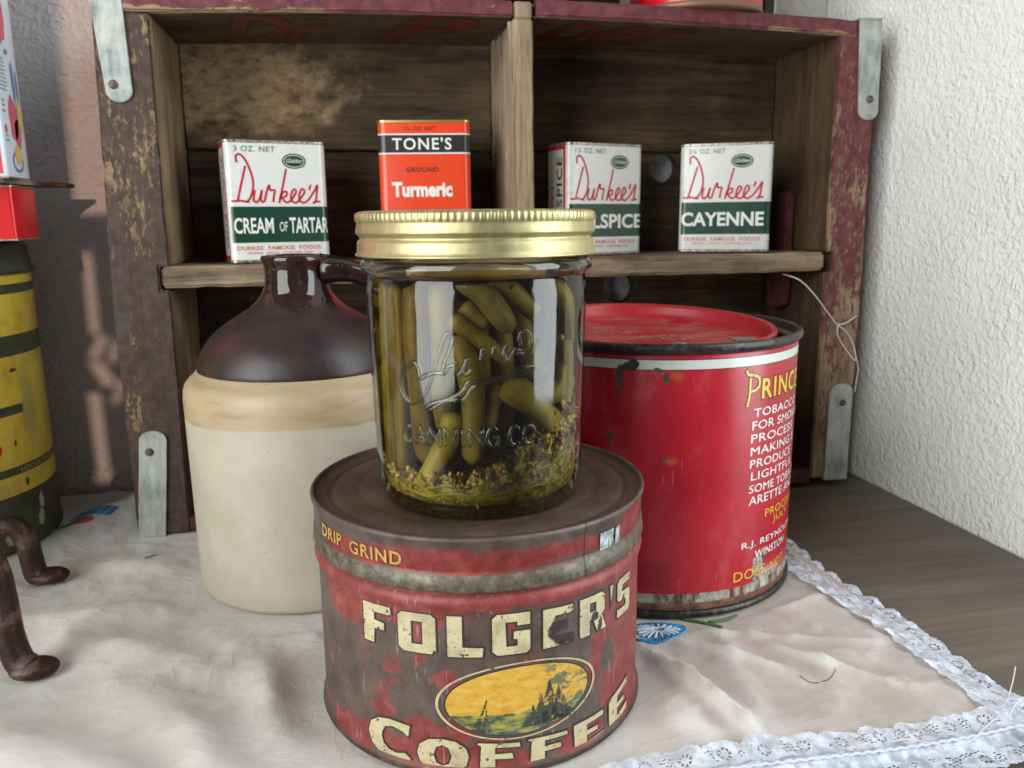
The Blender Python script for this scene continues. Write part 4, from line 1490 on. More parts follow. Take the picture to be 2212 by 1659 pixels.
M_drim = mat('dark_rim_metal', dark_rim_fn)
PT = thing('tobacco_tin', 'large round red tobacco tin with yellow and white lettering and a recessed red lid', 'tobacco tin', (.283, -.0925, 0))
Rp = .0718
prof = [(Rp-.001, .0030)]+[(Rp, .0040)]+[(Rp-.0003, .0068), (Rp+.0003, .0078), (Rp, .0088)]+[(Rp, .010+.1135*k/16) for k in range(17)]+[(Rp-.001, .1245)]
link('body', lathe(prof, 192, Rp, cap_top=False), mat('red_tobacco_tin_print', red_tin_fn), PT, smooth=True)
prof = [(.0690, -.0002), (.0722, .0000), (.0732, .0008), (.0734, .0020), (.0728, .0032), (.0719, .0036)]
link('bottom_rim', lathe(prof, 160), M_drim, PT, smooth=True)
prof = [(.0716, .1240), (.0727, .1243), (.0736, .1254), (.0739, .1268), (.0735, .1282), (.0725, .1290), (.0713, .1288), (.0706, .1278), (.0703, .1252), (.0695, .1243), (.0672, .1240), (.0664, .1225), (.0662, .1160)]
link('top_rim', lathe(prof, 160, cap_bottom=False, cap_top=False), M_drim, PT, smooth=True)


def red_lid_fn(nt, b):
    oc = nt.obj()
    x, y, z = nt.sep(oc)[:3]
    n = nt.noise(oc, 160, 6, .7)
    nt.put(b.inputs['Base Color'], nt.mix(nt.step(n, .60, .70), nt.ramp(n, [(.3, (.36, .010, .018)), (.7, (.52, .03, .035))]), (.16, .06, .04)))
    floor_ = nt.step(z, -.0034, -.0041)
    scf = nt.step(nt.noise(nt.scale(oc, (.4, 1, 1)), 120, 6, .75), .44, .60)
    nt.put(b.inputs['Base Color'], nt.mix(nt.math('MULTIPLY', nt.math('MULTIPLY', floor_, scf), .6), nt.mix(nt.step(n, .60, .70), nt.ramp(n, [(.3, (.34, .010, .018)), (.7, (.48, .02, .03))]), (.16, .06, .04)), (.42, .17, .14)))
    b.inputs['Roughness'].default_value = .38


M_rlid = mat('red_lid_enamel', red_lid_fn)
M_faded = mat('faded_lid_ink', lambda nt, b: (nt.put(b.inputs['Base Color'], nt.ramp(nt.noise(nt.obj(), 200, 4), [(.35, (.40, .06, .06)), (.65, (.55, .26, .23))]))), rough=.35)
LZ = .1262
lid = link('lid', lathe([(.0005, -.0044), (.0530, -.0044), (.0565, -.0042), (.0588, -.0032), (.0602, -.0008), (.0612, .0022), (.0620, .0037), (.0632, .0042), (.0643, .0039), (.0648, .0027), (.0646, .0008), (.0640, -.0012)], 160, cap_bottom=False, cap_top=False), M_rlid, PT, smooth=True)
lid.location = (-.0040, -.0010, LZ)
lid.rotation_euler = (R(2.9), R(.6), 0)


def lid_surf(u, v):
    return Vector((u, v, -.0044)), Vector((0, 0, 1))


print_on('lid_lettering', [ellipse(0, 0, .0450, .0450, 72, .0008), shape_from_text('KEEP IT', (-.030, .004, .012, .024), .01), shape_from_text('FRESH', (-.010, .030, -.010, .004), .01)], lid_surf, M_faded, lid, .0002, None)
nb = bmesh.new()
bmesh.ops.create_uvsphere(nb, u_segments=16, v_segments=8, radius=.0042)
for v in nb.verts:
    v.co = Vector((v.co.x+.006, v.co.y-.030, v.co.z*.6-.0036))
link('lid_knob', nb, M_tin, lid, smooth=True)
link('lid_tab', board(.0300, .0430, -.0400, -.0330, .0002, .0011, 2, .0003, .0002, .004), M_tin, lid)

M_yel = mat('yellow_letters', lambda nt, b: nt.put(b.inputs['Alpha'], nt.step(nt.noise(nt.obj(), 420, 5, .7), .66, .63)), color=(.72, .50, .03), rough=.28)
M_wht = mat('white_letters', lambda nt, b: nt.put(b.inputs['Alpha'], nt.step(nt.noise(nt.obj(), 420, 5, .7), .67, .64)), color=(.72, .70, .66), rough=.28)
M_bk = mat('black_letter_edge', color=(.02, .01, .01), rough=.3)
ps = cyl_surf(Rp)
dp = lambda a: a*PI/180*Rp


def line(txt, t0, z0, h, per, bold=.0):
    return shape_from_text(txt, (dp(t0), dp(t0+per*len(txt)), z0*.001, (z0+h)*.001), bold, space=1.05)


P1 = [[(14.6, 98.8), (15.7, 106.5), (15.7, 113), (14.2, 113.6), (14.6, 116.2), (16.4, 113.4), (18.2, 112.6), (20.6, 110.6), (20.5, 107.3), (18.0, 105.0), (16.6, 105.2)]]
bold_p = [ribbon([(dp(14.9), .0988), (dp(15.8), .1035), (dp(16.0), .1085), (dp(16.0), .1120)], .0012), ribbon([(dp(14.0), .1155), (dp(15.2), .1135), (dp(18.0), .1130), (dp(20.3), .1112), (dp(20.4), .1078), (dp(18.4), .1060), (dp(16.2), .1058)], .0012)]
bold_pk = [ribbon([(dp(14.7), .0984), (dp(15.8), .1035), (dp(16.0), .1085), (dp(16.0), .1124)], .0022), ribbon([(dp(13.7), .1159), (dp(15.2), .1135), (dp(18.0), .1130), (dp(20.3), .1112), (dp(20.4), .1078), (dp(18.4), .1060), (dp(16.0), .1058)], .0022)]
print_on('lettering_edge', bold_pk+[shape_from_text('RINCE', (dp(21.7), dp(54), .1008, .1117), .045, space=1.12)], ps, M_bk, PT, .00008, .002)
print_on('yellow_lettering', bold_p+[shape_from_text('RINCE', (dp(22.1), dp(53.6), .1014, .1111), .018, space=1.15), line('PROCESS', 27.7, 43.3, 3.9, 3.7), line('JULY', 33.6, 38.0, 4.0, 3.6), line('DOES', 12.4, 14.6, 4.9, 4.3), line('NOT', 33.6, 14.0, 4.8, 4.0)], ps, M_yel, PT, .00016, .002)
WL = [line('TOBACCO', 18.4, 93.5, 3.9, 4.85), line('FOR SMOKERS', 17.9, 87.5, 4.0, 4.0), line('PROCESS', 17.6, 81.4, 4.0, 4.5), line('MAKING E', 17.7, 75.3, 4.0, 4.3), line('PRODUCE', 17.7, 69.3, 4.0, 4.35), line('LIGHTFUL', 18.5, 63.3, 4.0, 4.1),
                             line('SOME TOBACCO', 17.9, 57.2, 3.9, 3.75), line('ARETTE AND', 18.0, 51.4, 4.1, 3.75), line('R.J. REYNOLDS', 15.6, 29.4, 4.0, 3.05), line('WINSTON-', 22.7, 24.0, 3.8, 3.1)]
for dx_, lf_ in ((-.00011, .00016), (.00011, .00020)):      # heavier strokes
    WL2 = [([(x+dx_, y+dx_*.6) for x, y in vs_], fs_) for vs_, fs_ in WL]
    for sh_ in WL2:
        print_on('white_lettering', [sh_], ps, M_wht, PT, lf_, .002)

# ------------------------------------------------------------------ pickle jar
JX, JY, JZ = .1738, -.2000, .0837
PJ = thing('pickle_jar', 'glass jar of pickled green pods with gold screw lid, on the coffee can', 'jar', (JX, JY, JZ))


def glass_fn(nt, b):
    out = [q for q in nt.n if q.type == 'OUTPUT_MATERIAL'][0]
    tr = nt.new('ShaderNodeBsdfTransparent')
    gl = nt.new('ShaderNodeBsdfGlossy'); gl.inputs['Roughness'].default_value = .075
    gl.inputs['Color'].default_value = (1, 1, 1, 1)
    oc = nt.obj()
    bp = nt.bump(nt.noise(nt.scale(oc, (1, 1, .35)), 60, 2, .5), .15, .0020)
    nt.put(gl.inputs['Normal'], bp)
    lw = nt.new('ShaderNodeLayerWeight'); lw.inputs[0].default_value = .5
    fr = nt.new('ShaderNodeFresnel'); fr.inputs[0].default_value = 1.52
    nt.put(fr.inputs['Normal'], bp)
    # thicker path at grazing view: greener and darker
    nt.put(tr.inputs[0], nt.mix(nt.math('POWER', lw.outputs['Facing'], 3.0), (.90, .925, .88), (.22, .27, .20)))
    mx = nt.new('ShaderNodeMixShader')
    nt.put(mx.inputs[0], nt.math('MINIMUM', nt.math('MULTIPLY', fr.outputs[0], 1.1), .95))
    nt.l.new(tr.outputs[0], mx.inputs[1]); nt.l.new(gl.outputs[0], mx.inputs[2])
    nt.l.new(mx.outputs[0], out.inputs[0])


def brine_fn(nt, b):
    out = [q for q in nt.n if q.type == 'OUTPUT_MATERIAL'][0]
    tr = nt.new('ShaderNodeBsdfTransparent')
    tr.inputs[0].default_value = (.90, .86, .62, 1)
    nt.l.new(tr.outputs[0], out.inputs[0])
    va = nt.new('ShaderNodeVolumeAbsorption')
    va.inputs['Color'].default_value = (.60, .44, .16, 1)
    va.inputs['Density'].default_value = 36
    nt.l.new(va.outputs[0], out.inputs[1])


M_glass = mat('jar_glass', glass_fn)
prof = [(.0320, .0010), (.0345, .0002), (.0362, .0012), (.0370, .0032), (.0375, .0080), (.0379, .018), (.0383, .032), (.0387, .046), (.0390, .060), (.0392, .070), (.0393, .0740), (.0391, .0765),
        (.0387, .0778), (.0389, .0788), (.0387, .0798), (.0391, .0808), (.0403, .0816), (.0410, .0826), (.0411, .0840), (.0406, .0852), (.0395, .0862), (.0391, .0875), (.0391, .0895)]
link('glass', lathe(prof, 160, .0385, cap_bottom=True, cap_top=False), M_glass, PJ, smooth=True)
prof = [(.031, .0032), (.0340, .0036), (.0354, .0056), (.0360, .0105), (.0363, .020), (.0366, .032), (.0369, .046), (.0372, .060), (.0374, .0700), (.0373, .0755), (.0369, .0785), (.0366, .0790)]
link('brine', lathe(prof, 96, .037), mat('olive_brine', brine_fn), PJ, smooth=True)

# raised script and lettering in the glass
def jar_r(z):
    pr = [(.0370, .0032), (.0375, .0080), (.0379, .018), (.0383, .032), (.0387, .046), (.0390, .060), (.0392, .070)]
    for (r0, z0), (r1, z1) in zip(pr[:-1], pr[1:]):
        if z <= z1:
            return r0+(r1-r0)*(z-z0)/(z1-z0)
    return .0392


def jar_pt(th, z):
    t = R(th); rr = jar_r(z)-.00048
    return Vector((rr*math.sin(t), -rr*math.cos(t), z))


def emb_fn(nt, b):
    out = [q for q in nt.n if q.type == 'OUTPUT_MATERIAL'][0]
    tr = nt.new('ShaderNodeBsdfTransparent')
    gl = nt.new('ShaderNodeBsdfGlossy'); gl.inputs['Roughness'].default_value = .10
    lw = nt.new('ShaderNodeLayerWeight'); lw.inputs[0].default_value = .35
    nt.put(tr.inputs[0], nt.mix(lw.outputs['Facing'], (.93, .94, .88), (.45, .47, .36)))
    mx = nt.new('ShaderNodeMixShader')
    nt.put(mx.inputs[0], nt.math('ADD', nt.math('MULTIPLY', lw.outputs['Fresnel'], .45), .03))
    nt.l.new(tr.outputs[0], mx.inputs[1]); nt.l.new(gl.outputs[0], mx.inputs[2])
    nt.l.new(mx.outputs[0], out.inputs[0])


M_emb = mat('raised_glass', emb_fn)
EMB = [[(-34.7, 134.1), (-38.0, 132.3), (-38.9, 135.4), (-41.1, 137.4), (-44.1, 136.4), (-48.7, 133.6), (-51.0, 130.2), (-49.9, 126.4), (-45.5, 123.9), (-41.3, 124.1), (-36.7, 126.3), (-33.3, 130.0), (-31.1, 133.9), (-28.8, 138.4), (-26.7, 142.5), (-24.1, 146.8), (-22.2, 147.2), (-20.9, 145.3), (-22.4, 141.3), (-25.0, 137.8), (-25.6, 134.1), (-23.1, 136.6), (-20.3, 137.3), (-19.3, 138.5)],
       [(-20.4, 134.5), (-18.0, 134.2), (-16.1, 136.1), (-14.2, 139.5), (-15.7, 134.8), (-14.3, 134.2), (-12.2, 135.8)], [(-6.8, 142.8), (-7.6, 138.5)], [(-1.3, 143.0), (-2.1, 140.3)], [(4.7, 143.2), (3.3, 140.7), (4.6, 138.0), (7.1, 139.6), (9.6, 142.3)],
       [(12.5, 142.8), (11.1, 145.1), (12.6, 147.2), (15.2, 147.4), (17.2, 145.4), (16.7, 142.6), (12.5, 141.0), (10.0, 141.7)], [(10.0, 140.4), (14.0, 139.9), (18.8, 141.2), (21.0, 144.3)], [(-38.0, 132.3), (-31.0, 134.2), (-25.1, 134.4)],
       [(-35.8, 122.5), (-31.5, 124.3), (-23.1, 125.9), (-16.8, 128.5), (-13.5, 131.7), (-7.6, 131.3), (2.7, 133.2), (12.4, 135.3), (19.3, 135.5)],
       [(-33.7, 121.7), (-27.5, 124.5), (-20.7, 125.8), (-16.0, 126.0), (-12.2, 129.5), (-6.7, 131.0), (5.0, 132.5), (13.5, 134.0), (19.3, 134.9)]]
bm = bmesh.new()
for s_ in EMB:
    pth = smooth_path([(a_, z_*.001-JZ, 0) for a_, z_ in s_], 6)
    tube(bm, [jar_pt(p.x, p.y) for p in pth], .00088, 10)
link('raised_script', bm, M_emb, PJ, smooth=True)
SF = {'C': [[(.9, .85), (.6, 1), (.25, .9), (.05, .5), (.25, .1), (.6, 0), (.9, .15)]], 'A': [[(0, 0), (.5, 1), (1, 0)], [(.22, .38), (.78, .38)]], 'N': [[(0, 0), (0, 1), (1, 0), (1, 1)]], 'I': [[(.5, 0), (.5, 1)]],
      'G': [[(.9, .85), (.6, 1), (.25, .9), (.05, .5), (.25, .1), (.6, 0), (.92, .12), (.92, .48), (.58, .48)]], 'O': [[(.5, 1), (.15, .85), (0, .5), (.15, .15), (.5, 0), (.85, .15), (1, .5), (.85, .85), (.5, 1)]], '.': [[(.4, 0), (.5, .08)]]}
bm = bmesh.new()
t0 = -51.0
for ch in 'CANNING CO.':
    if ch == ' ':
        t0 += 3.2; continue
    wch = 3.0 if ch in 'I.' else 6.2
    for s_ in SF[ch]:
        pts = [(t0+wch*x, .0262+.0062*y, 0) for x, y in s_]
        if ch in 'CGO':
            pts = smooth_path(pts, 3)
        else:
            pts = [Vector(p) for p in pts]
            q = []
            for a_, b_ in zip(pts[:-1], pts[1:]):
                q += [a_.lerp(b_, k/4) for k in range(4)]
            pts = q+[pts[-1]]
        tube(bm, [jar_pt(p.x, p.y) for p in pts], .00080, 10)
    t0 += wch+1.9
link('raised_lettering', bm, M_emb, PJ, smooth=True)


def brass_fn(nt, b):
    oc = nt.obj()
    n = nt.noise(nt.scale(oc, (1, 1, .3)), 180, 5, .6)
    nt.put(b.inputs['Base Color'], nt.ramp(n, [(.3, (.42, .36, .18)), (.6, (.56, .50, .27)), (.8, (.63, .58, .34))]))
    nt.put(b.inputs['Roughness'], nt.math('ADD', .38, nt.math('MULTIPLY', n, .18)))
    nt.put(b.inputs['Normal'], nt.bump(nt.noise(nt.scale(oc, (1, 1, .5)), 320, 3), .14, .0004))


M_gband = mat('gold_lid_metal', brass_fn, metal=.95)
H0 = .0868
LK = .0151/.0176       # the band is a little shallower than standard
pf = [(.0418, H0), (.0424, H0+.0002), (.0424, H0+.0008), (.0418, H0+.0012), (.04165, H0+.0030), (.0416, H0+.0052), (.0412, H0+.0062), (.0406, H0+.0068), (.0406, H0+.0075), (.0412, H0+.0082), (.0419, H0+.0088), (.0420, H0+.0095), (.0416, H0+.0118), (.0414, H0+.0128), (.0415, H0+.0132)]
seg = 480
bm = bmesh.new()
rings = []
full = pf+[(.0418, H0+.0138), (.0419, H0+.0150), (.0419, H0+.0160), (.0416, H0+.0168), (.0408, H0+.0174), (.0398, H0+.0176), (.0370, H0+.0176), (.0362, H0+.0174)]
for (r_, z_) in full:
    zo_ = H0+(z_-H0)*LK
    ring_ = []
    for i in range(seg):
        t_ = 2*PI*i/seg
        k_ = 0.0
        if H0+.0134 < z_ < H0+.0170:
            k_ = .00022*math.cos(t_*120)
        ring_.append(bm.verts.new(((r_+k_)*math.sin(t_), -(r_+k_)*math.cos(t_), zo_)))
    rings.append(ring_)
for j in range(len(rings)-1):
    for i in range(seg):
        bm.faces.new((rings[j][i], rings[j][(i+1) % seg], rings[j+1][(i+1) % seg], rings[j+1][i]))
link('screw_band', bm, M_gband, PJ, smooth=True)
link('lid_disc', lathe([(.0005, H0+.0147), (.031, H0+.0147), (.0325, H0+.0141), (.0345, H0+.0141), (.0368, H0+.0148)], 96, cap_bottom=False, cap_top=False), M_gband, PJ, smooth=True)


# ---- pods in the jar
def pod_mat(name, c1, c2):
    def fn(nt, b):
        oc = nt.obj()
        n = nt.noise(oc, 85, 6, .68)
        brown = nt.step(nt.noise(oc, 240, 4, .6), .60, .68)
        nt.put(b.inputs['Base Color'], nt.mix(nt.math('MULTIPLY', brown, .55), nt.ramp(n, [(.34, c1), (.62, c2)]), (c1[0]*.9, c1[1]*.6, c1[2]*.6)))
        b.inputs['Roughness'].default_value = .45
        nt.put(b.inputs['Normal'], nt.bump(nt.math('ADD', nt.noise(oc, 260, 3), nt.noise(oc, 700, 3)), .3, .0006))
        b.inputs['Subsurface Weight'].default_value = .0
    return mat(name, fn)


PM = [pod_mat('olive_pod', (.15, .115, .026), (.34, .27, .075)), pod_mat('grey_olive_pod', (.15, .13, .06), (.29, .25, .13)), pod_mat('yellow_green_pod', (.27, .22, .045), (.46, .39, .10)), pod_mat('brown_olive_pod', (.12, .075, .02), (.23, .15, .045))]


def pod(pts, rad, m, label, group='pickled pods in the jar'):
    bm = bmesh.new()
    P = smooth_path(pts, 6)
    rad = rad*1.02

    def rf(q):
        e = min(q, 1-q)
        return rad*min(1.0, math.sqrt(max(0.0, 1-(1-min(1, e/.16))**2))*.85+.15)*(1-.22*q+.045*math.sin(q*13+pts[0][0]*900))
    tube(bm, P, rf, 14)
    for v in bm.verts:
        d = Vector((v.co.x-JX, v.co.y-JY))
        lim = .0352
        if d.length > lim:
            d *= lim/d.length
            v.co.x, v.co.y = JX+d.x, JY+d.y
        v.co.z = min(v.co.z, JZ+.0780)
    return tag(link('pickled_pod', bm, m, smooth=True), label, 'pickle', group)


yF = JY-.0250
F = lambda *ps: [(x*.001, yF+dy*.001, z*.001) for x, z, dy in ps]
pod(F((165.5, 164.5, 1), (168, 162, 0), (174, 156, -1), (181.5, 145.5, 0)), .0047, PM[1], 'thick grey olive pod slanting down to the right at the top of the jar')
pod(F((160.5, 151, 0), (170.9, 143.2, -1), (181.5, 134.5, 1)), .0030, PM[0], 'thin olive pod slanting across the raised script of the jar')
pod(F((163.0, 145, 4), (167.5, 129, 0), (167.3, 100, 0)), .0047, PM[0], 'long upright olive pod in the middle of the jar')
pod(F((178.5, 127.0, 3), (188.5, 120.3, -1), (198.5, 111.0, 1)), .0048, PM[2], 'bright yellow green pod, the palest in the jar, slanting to the lower right')
pod(F((178.5, 126.5, 6), (175.5, 120.8, 5), (173.2, 111.0, 5)), .0036, PM[1], 'short grey olive pod tucked left of the palest pod')
pod(F((193, 162.5, 12), (201, 156, 12), (204.5, 146, 13), (204.5, 139, 13)), .0045, PM[0], 'curved olive pod at the upper right of the jar')
pod(F((201.5, 141, 10), (203.0, 130, 9), (201.5, 118, 10)), .0037, PM[2], 'slim yellow green pod upright along the right side of the jar')
pod(F((182, 126.5, 6), (190, 122.5, 3), (198.5, 125, 4), (199.5, 133, 6)), .0044, PM[0], 'olive pod curled round above the palest pod')
pod(F((161.5, 119, 2), (158.0, 107, 1), (149.5, 93, 2)), .0043, PM[2], 'yellow green pod leaning left near the jar bottom')
pod(F((158.6, 163, 5), (158.3, 143, 3), (158.3, 110, 4)), .0044, PM[1], 'long upright brownish pod left of the jar middle')
pod(F((150.0, 163, 6), (150.0, 136, 5), (152.1, 99, 6)), .0044, PM[3], 'long upright brown olive pod second from the left wall of the jar')
pod(F((139.5, 163, 18), (139.0, 137, 18), (140.4, 96, 19)), .0046, PM[0], 'long upright olive pod against the left wall of the jar')
pod(F((144.0, 163, 11), (143.4, 130, 10), (144.5, 95, 11)), .0044, PM[3], 'long upright dark pod beside the left wall of the jar')
pod(F((165.5, 155, 4), (169.7, 150.5, 3), (173.5, 147.5, 4)), .0033, PM[1], 'small rounded grey pod beneath the thick slanting one')
pod(F((176, 164, 8), (183, 158, 6), (192, 150, 8)), .0042, PM[1], 'grey pod slanting right just beneath the jar shoulder')
random.seed(5)
for k in range(17):
    a_ = 2*PI*k/17+.2
    rr = .020 if k % 2 else .0285
    x_, y_ = JX+rr*math.cos(a_), JY+.006+rr*math.sin(a_)*.8
    if y_ < JY-.012:
        y_ = JY-.008+.004*random.random()
    dx_, dy_ = (random.random()-.5)*.012, (random.random()-.5)*.01
    pod([(x_-dx_, y_-dy_, JZ+.010+.008*random.random()), (x_+.002, y_, JZ+.04), (x_+dx_, y_+dy_, JZ+.070+.003*random.random())], .0046, PM[k % 2 if k % 5 else 3], 'upright olive pod packed behind the front pods in the jar', 'pods packed behind the front row')

M_seed = [mat('tan_seed', lambda nt, b: nt.put(b.inputs['Base Color'], nt.ramp(nt.noise(nt.obj(), 260, 3), [(.40, (.09, .045, .016)), (.5, (.34, .20, .075)), (.60, (.80, .62, .32))])), rough=.5)]
M_sed = mat('olive_sediment', lambda nt, b: (nt.put(b.inputs['Base Color'], nt.ramp(nt.noise(nt.obj(), 420, 5, .7), [(.36, (.08, .055, .018)), (.50, (.25, .195, .065)), (.62, (.55, .45, .18))])), nt.put(b.inputs['Normal'], nt.bump(nt.noise(nt.obj(), 500, 4, .7), .9, .002))), rough=.6)


def sed_top(x, y):
    """height of the heap above the jar floor"""
    u = (x-JX)/.036
    return .0108+.0100*max(0, u+.3)+.0025*mn.noise(Vector((x*180, y*180, 1)))


bm = bmesh.new()
prof_r = [.0, .008, .016, .023, .029, .0325, .0350]
ringv = []
sg = 64
for r_ in prof_r:
    ringv.append([bm.verts.new((JX+r_*math.sin(2*PI*i/sg), JY-r_*math.cos(2*PI*i/sg), JZ+sed_top(JX+r_*math.sin(2*PI*i/sg), JY-r_*math.cos(2*PI*i/sg)))) for i in range(sg)])
for zz, rr in ((.0090, .0352), (.0058, .0346), (.0040, .0325)):
    ringv.append([bm.verts.new((JX+rr*math.sin(2*PI*i/sg), JY-rr*math.cos(2*PI*i/sg), JZ+zz)) for i in range(sg)])
for j in range(1, len(ringv)-1):
    for i in range(sg):
        bm.faces.new((ringv[j][i], ringv[j+1][i], ringv[j+1][(i+1) % sg], ringv[j][(i+1) % sg]))
bm.faces.new(ringv[1][::-1])
bm.faces.new(ringv[-1])
for v in ringv[0]:
    bm.verts.remove(v)
bmesh.ops.recalc_face_normals(bm, faces=bm.faces[:])
tag(link('spice_sediment', bm, M_sed, smooth=True, kind='stuff'), 'olive spice sediment settled on the jar bottom', 'spices')

bm = bmesh.new()
base_s = bmesh.new()
bmesh.ops.create_icosphere(base_s, subdivisions=1, radius=1)
SV = [v.co.copy() for v in base_s.verts]
SFc = [[v.index for v in fc.verts] for fc in base_s.faces]
base_s.free()


def add_seed(p, sc3, rot):
    V = [bm.verts.new(p+rot @ Vector((c.x*sc3[0], c.y*sc3[1], c.z*sc3[2]))) for c in SV]
    for fc in SFc:
        bm.faces.new([V[i] for i in fc])


from mathutils import Euler
random.seed(11)
for k in range(1700):
    th_ = random.uniform(-95, 95)
    u_ = math.sin(R(th_))
    zt_ = .0135+.0150*max(0, u_+.25)+.010*random.random()*random.random()*max(.25, u_+.3)
    lo_ = .0045
    z_ = lo_+(zt_-lo_)*(random.random()**.6)
    rr = .0350-random.random()*.0035 - (max(0, .012-z_)*.30)
    p_ = Vector((JX+rr*math.sin(R(th_)), JY-rr*math.cos(R(th_)), JZ+z_))
    e_ = Euler((random.random()*6, random.random()*6, random.random()*6)).to_matrix()
    q = random.random()
    if z_ < .012 and q > .25:
        add_seed(p_, (.0011, .0006, .0005), e_)
    elif q < .18 and z_ > .012:
        add_seed(p_, (.00130, .00130, .00130), e_)
    else:
        add_seed(p_, (.0022, .00095, .0008), e_)
tag(link('spice_seeds', bm, M_seed[0], smooth=True, kind='stuff'), 'tan dill and mustard seeds heaped along the front of the jar bottom', 'spices')
M_stem = pod_mat('green_stem', (.20, .20, .03), (.38, .36, .08))
for k, (a0, z0, a1, z1) in enumerate(((-40, .010, 60, .019), (-60, .0075, 20, .0095), (-10, .0070, 75, .0125), (-80, .014, -35, .009))):
    bm = bmesh.new()
    pp_ = []
    for i in range(9):
        q = i/8
        a_ = R(a0+(a1-a0)*q)
        pp_.append((JX+.0345*math.sin(a_), JY-.0345*math.cos(a_), JZ+z0+(z1-z0)*q+.0008*math.sin(i*1.9+k)))
    tube(bm, smooth_path(pp_, 5), .0008, 7)
    tag(link('dill_stem', bm, M_stem, smooth=True), ['upper thin dill stem rising to the right above the jar bottom', 'lowest thin dill stem at the left of the jar bottom', 'thin dill stem low at the right of the jar bottom', 'short dill stem low on the far left of the jar'][k], 'herb stem', 'dill stems in the jar bottom')
# single mustard seeds stuck between the pods
for (x_, z_, lab) in ((.1915, .1335, 'pale mustard seed floating left of its twin above the palest pod'), (.1945, .1332, 'pale mustard seed floating right of its twin above the palest pod'), (.1990, .1430, 'orange mustard seed high at the right side of the jar'), (.1375, .1447, 'pale mustard seed low on the left side of the jar'), (.1795, .1615, 'pale mustard seed just beneath the jar shoulder'), (.1955, .1172, 'brown seed lying on the palest pod')):
    bm = bmesh.new()
    bmesh.ops.create_icosphere(bm, subdivisions=2, radius=.0011)
    yy = JY-math.sqrt(max(0, .0348**2-(x_-JX)**2))+.0005
    for v in bm.verts:
        v.co += Vector((x_, yy, z_))
    tag(link('mustard_seed', bm, M_seed[0], smooth=True), lab, 'seed', 'single seeds between the pods')

# ------------------------------------------------------------------ left edge: yellow canister, red tin, plate, tall tin, iron stand
def yellow_fn(nt, b):
    uv = nt.uv(); oc = nt.obj()
    u, v = nt.sep(uv)[:2]
    ye = nt.ramp(nt.noise(oc, 60, 6, .65), [(.32, (.46, .29, .03)), (.55, (.62, .44, .05)), (.75, (.68, .52, .09))])
    ol = nt.ramp(nt.noise(oc, 100, 5, .65), [(.3, (.035, .035, .020)), (.7, (.075, .075, .042))])
    col = ye
    for z0, z1 in ((.1452, .1505), (.1110, .1225), (.0440, .0487), (-.01, .0328)):
        m_ = nt.math('MULTIPLY', nt.step(v, z0-.0002, z0+.0002), nt.step(v, z1+.0002, z1-.0002))
        col = nt.mix(m_, col, ol)
    m_ = nt.math('MULTIPLY', nt.math('MULTIPLY', nt.step(v, .0780, .0784), nt.step(v, .0838, .0834)), nt.step(u, .0915, .0910))
    col = nt.mix(m_, col, ol)
    st = nt.blobs(uv, [(96, 82, 6, 24)], .002, 120, .35)
    col = nt.mix(nt.math('MULTIPLY', st, .55), col, (.28, .25, .10))
    ch = nt.blobs(uv, [(97, 24, 2.2, 5), (95, 14, 2.6, 5), (74, 19, 3, 2), (72, 9, 4, 4)], .0015, 330, .15)
    col = nt.mix(ch, col, (.38, .37, .26))
    dk = nt.blobs(uv, [(87, 103, 3, 1), (82, 62, .9, 1.6), (87, 38, 1.4, 2.2)], .001, 500, .2)
    col = nt.mix(dk, col, (.03, .02, .015))
    nt.put(b.inputs['Base Color'], col)
    nt.put(b.inputs['Roughness'], nt.math('ADD', .32, nt.math('MULTIPLY', nt.noise(oc, 120, 4), .25)))


YC = thing('canister', 'yellow and dark olive striped round canister at the left edge, beneath the red tin', 'canister', (-.1246, .0252, 0))
prof = [(.0660, 0), (.0705, .0006), (.0708, .0030), (.0700, .0045)]+[(.0700, .0045+.1505*k/10) for k in range(1, 11)]+[(.069, .1568)]
link('body', lathe(prof, 160, .07), mat('striped_canister_print', yellow_fn), YC, smooth=True)
M_olid = mat('dark_olive_lid', lambda nt, b: nt.put(b.inputs['Base Color'], nt.ramp(nt.noise(nt.obj(), 120, 5), [(.3, (.030, .030, .018)), (.7, (.065, .062, .040))])), rough=.45)
link('lid', lathe([(.0700, .1555), (.0718, .1560), (.0722, .1575), (.0716, .1590), (.0702, .1600), (.0696, .1680), (.0690, .1725), (.0670, .1738), (.0655, .1740)], 128), M_olid, YC, smooth=True)
dy_ = lambda a: a*PI/180*.07
print_on('small_lettering', [shape_from_text('LOOSE-WILES', (dy_(68.3), dy_(96), .0449, .0477), .015, space=1.1), shape_from_text('COLORS', (dy_(54), dy_(67.2), .0374, .0402), .0), shape_from_text('GUESTS', (dy_(54), dy_(66.2), .0336, .0362), .0)], cyl_surf(.07), mat('faded_tan_print', color=(.40, .30, .10), rough=.4), YC, .00012, .0015)
print_on('red_circle', [ellipse(dy_(54.5), .0605, .0062, .0050, 40, .0016)], cyl_surf(.07), M_redink, YC, .00012, .0015)


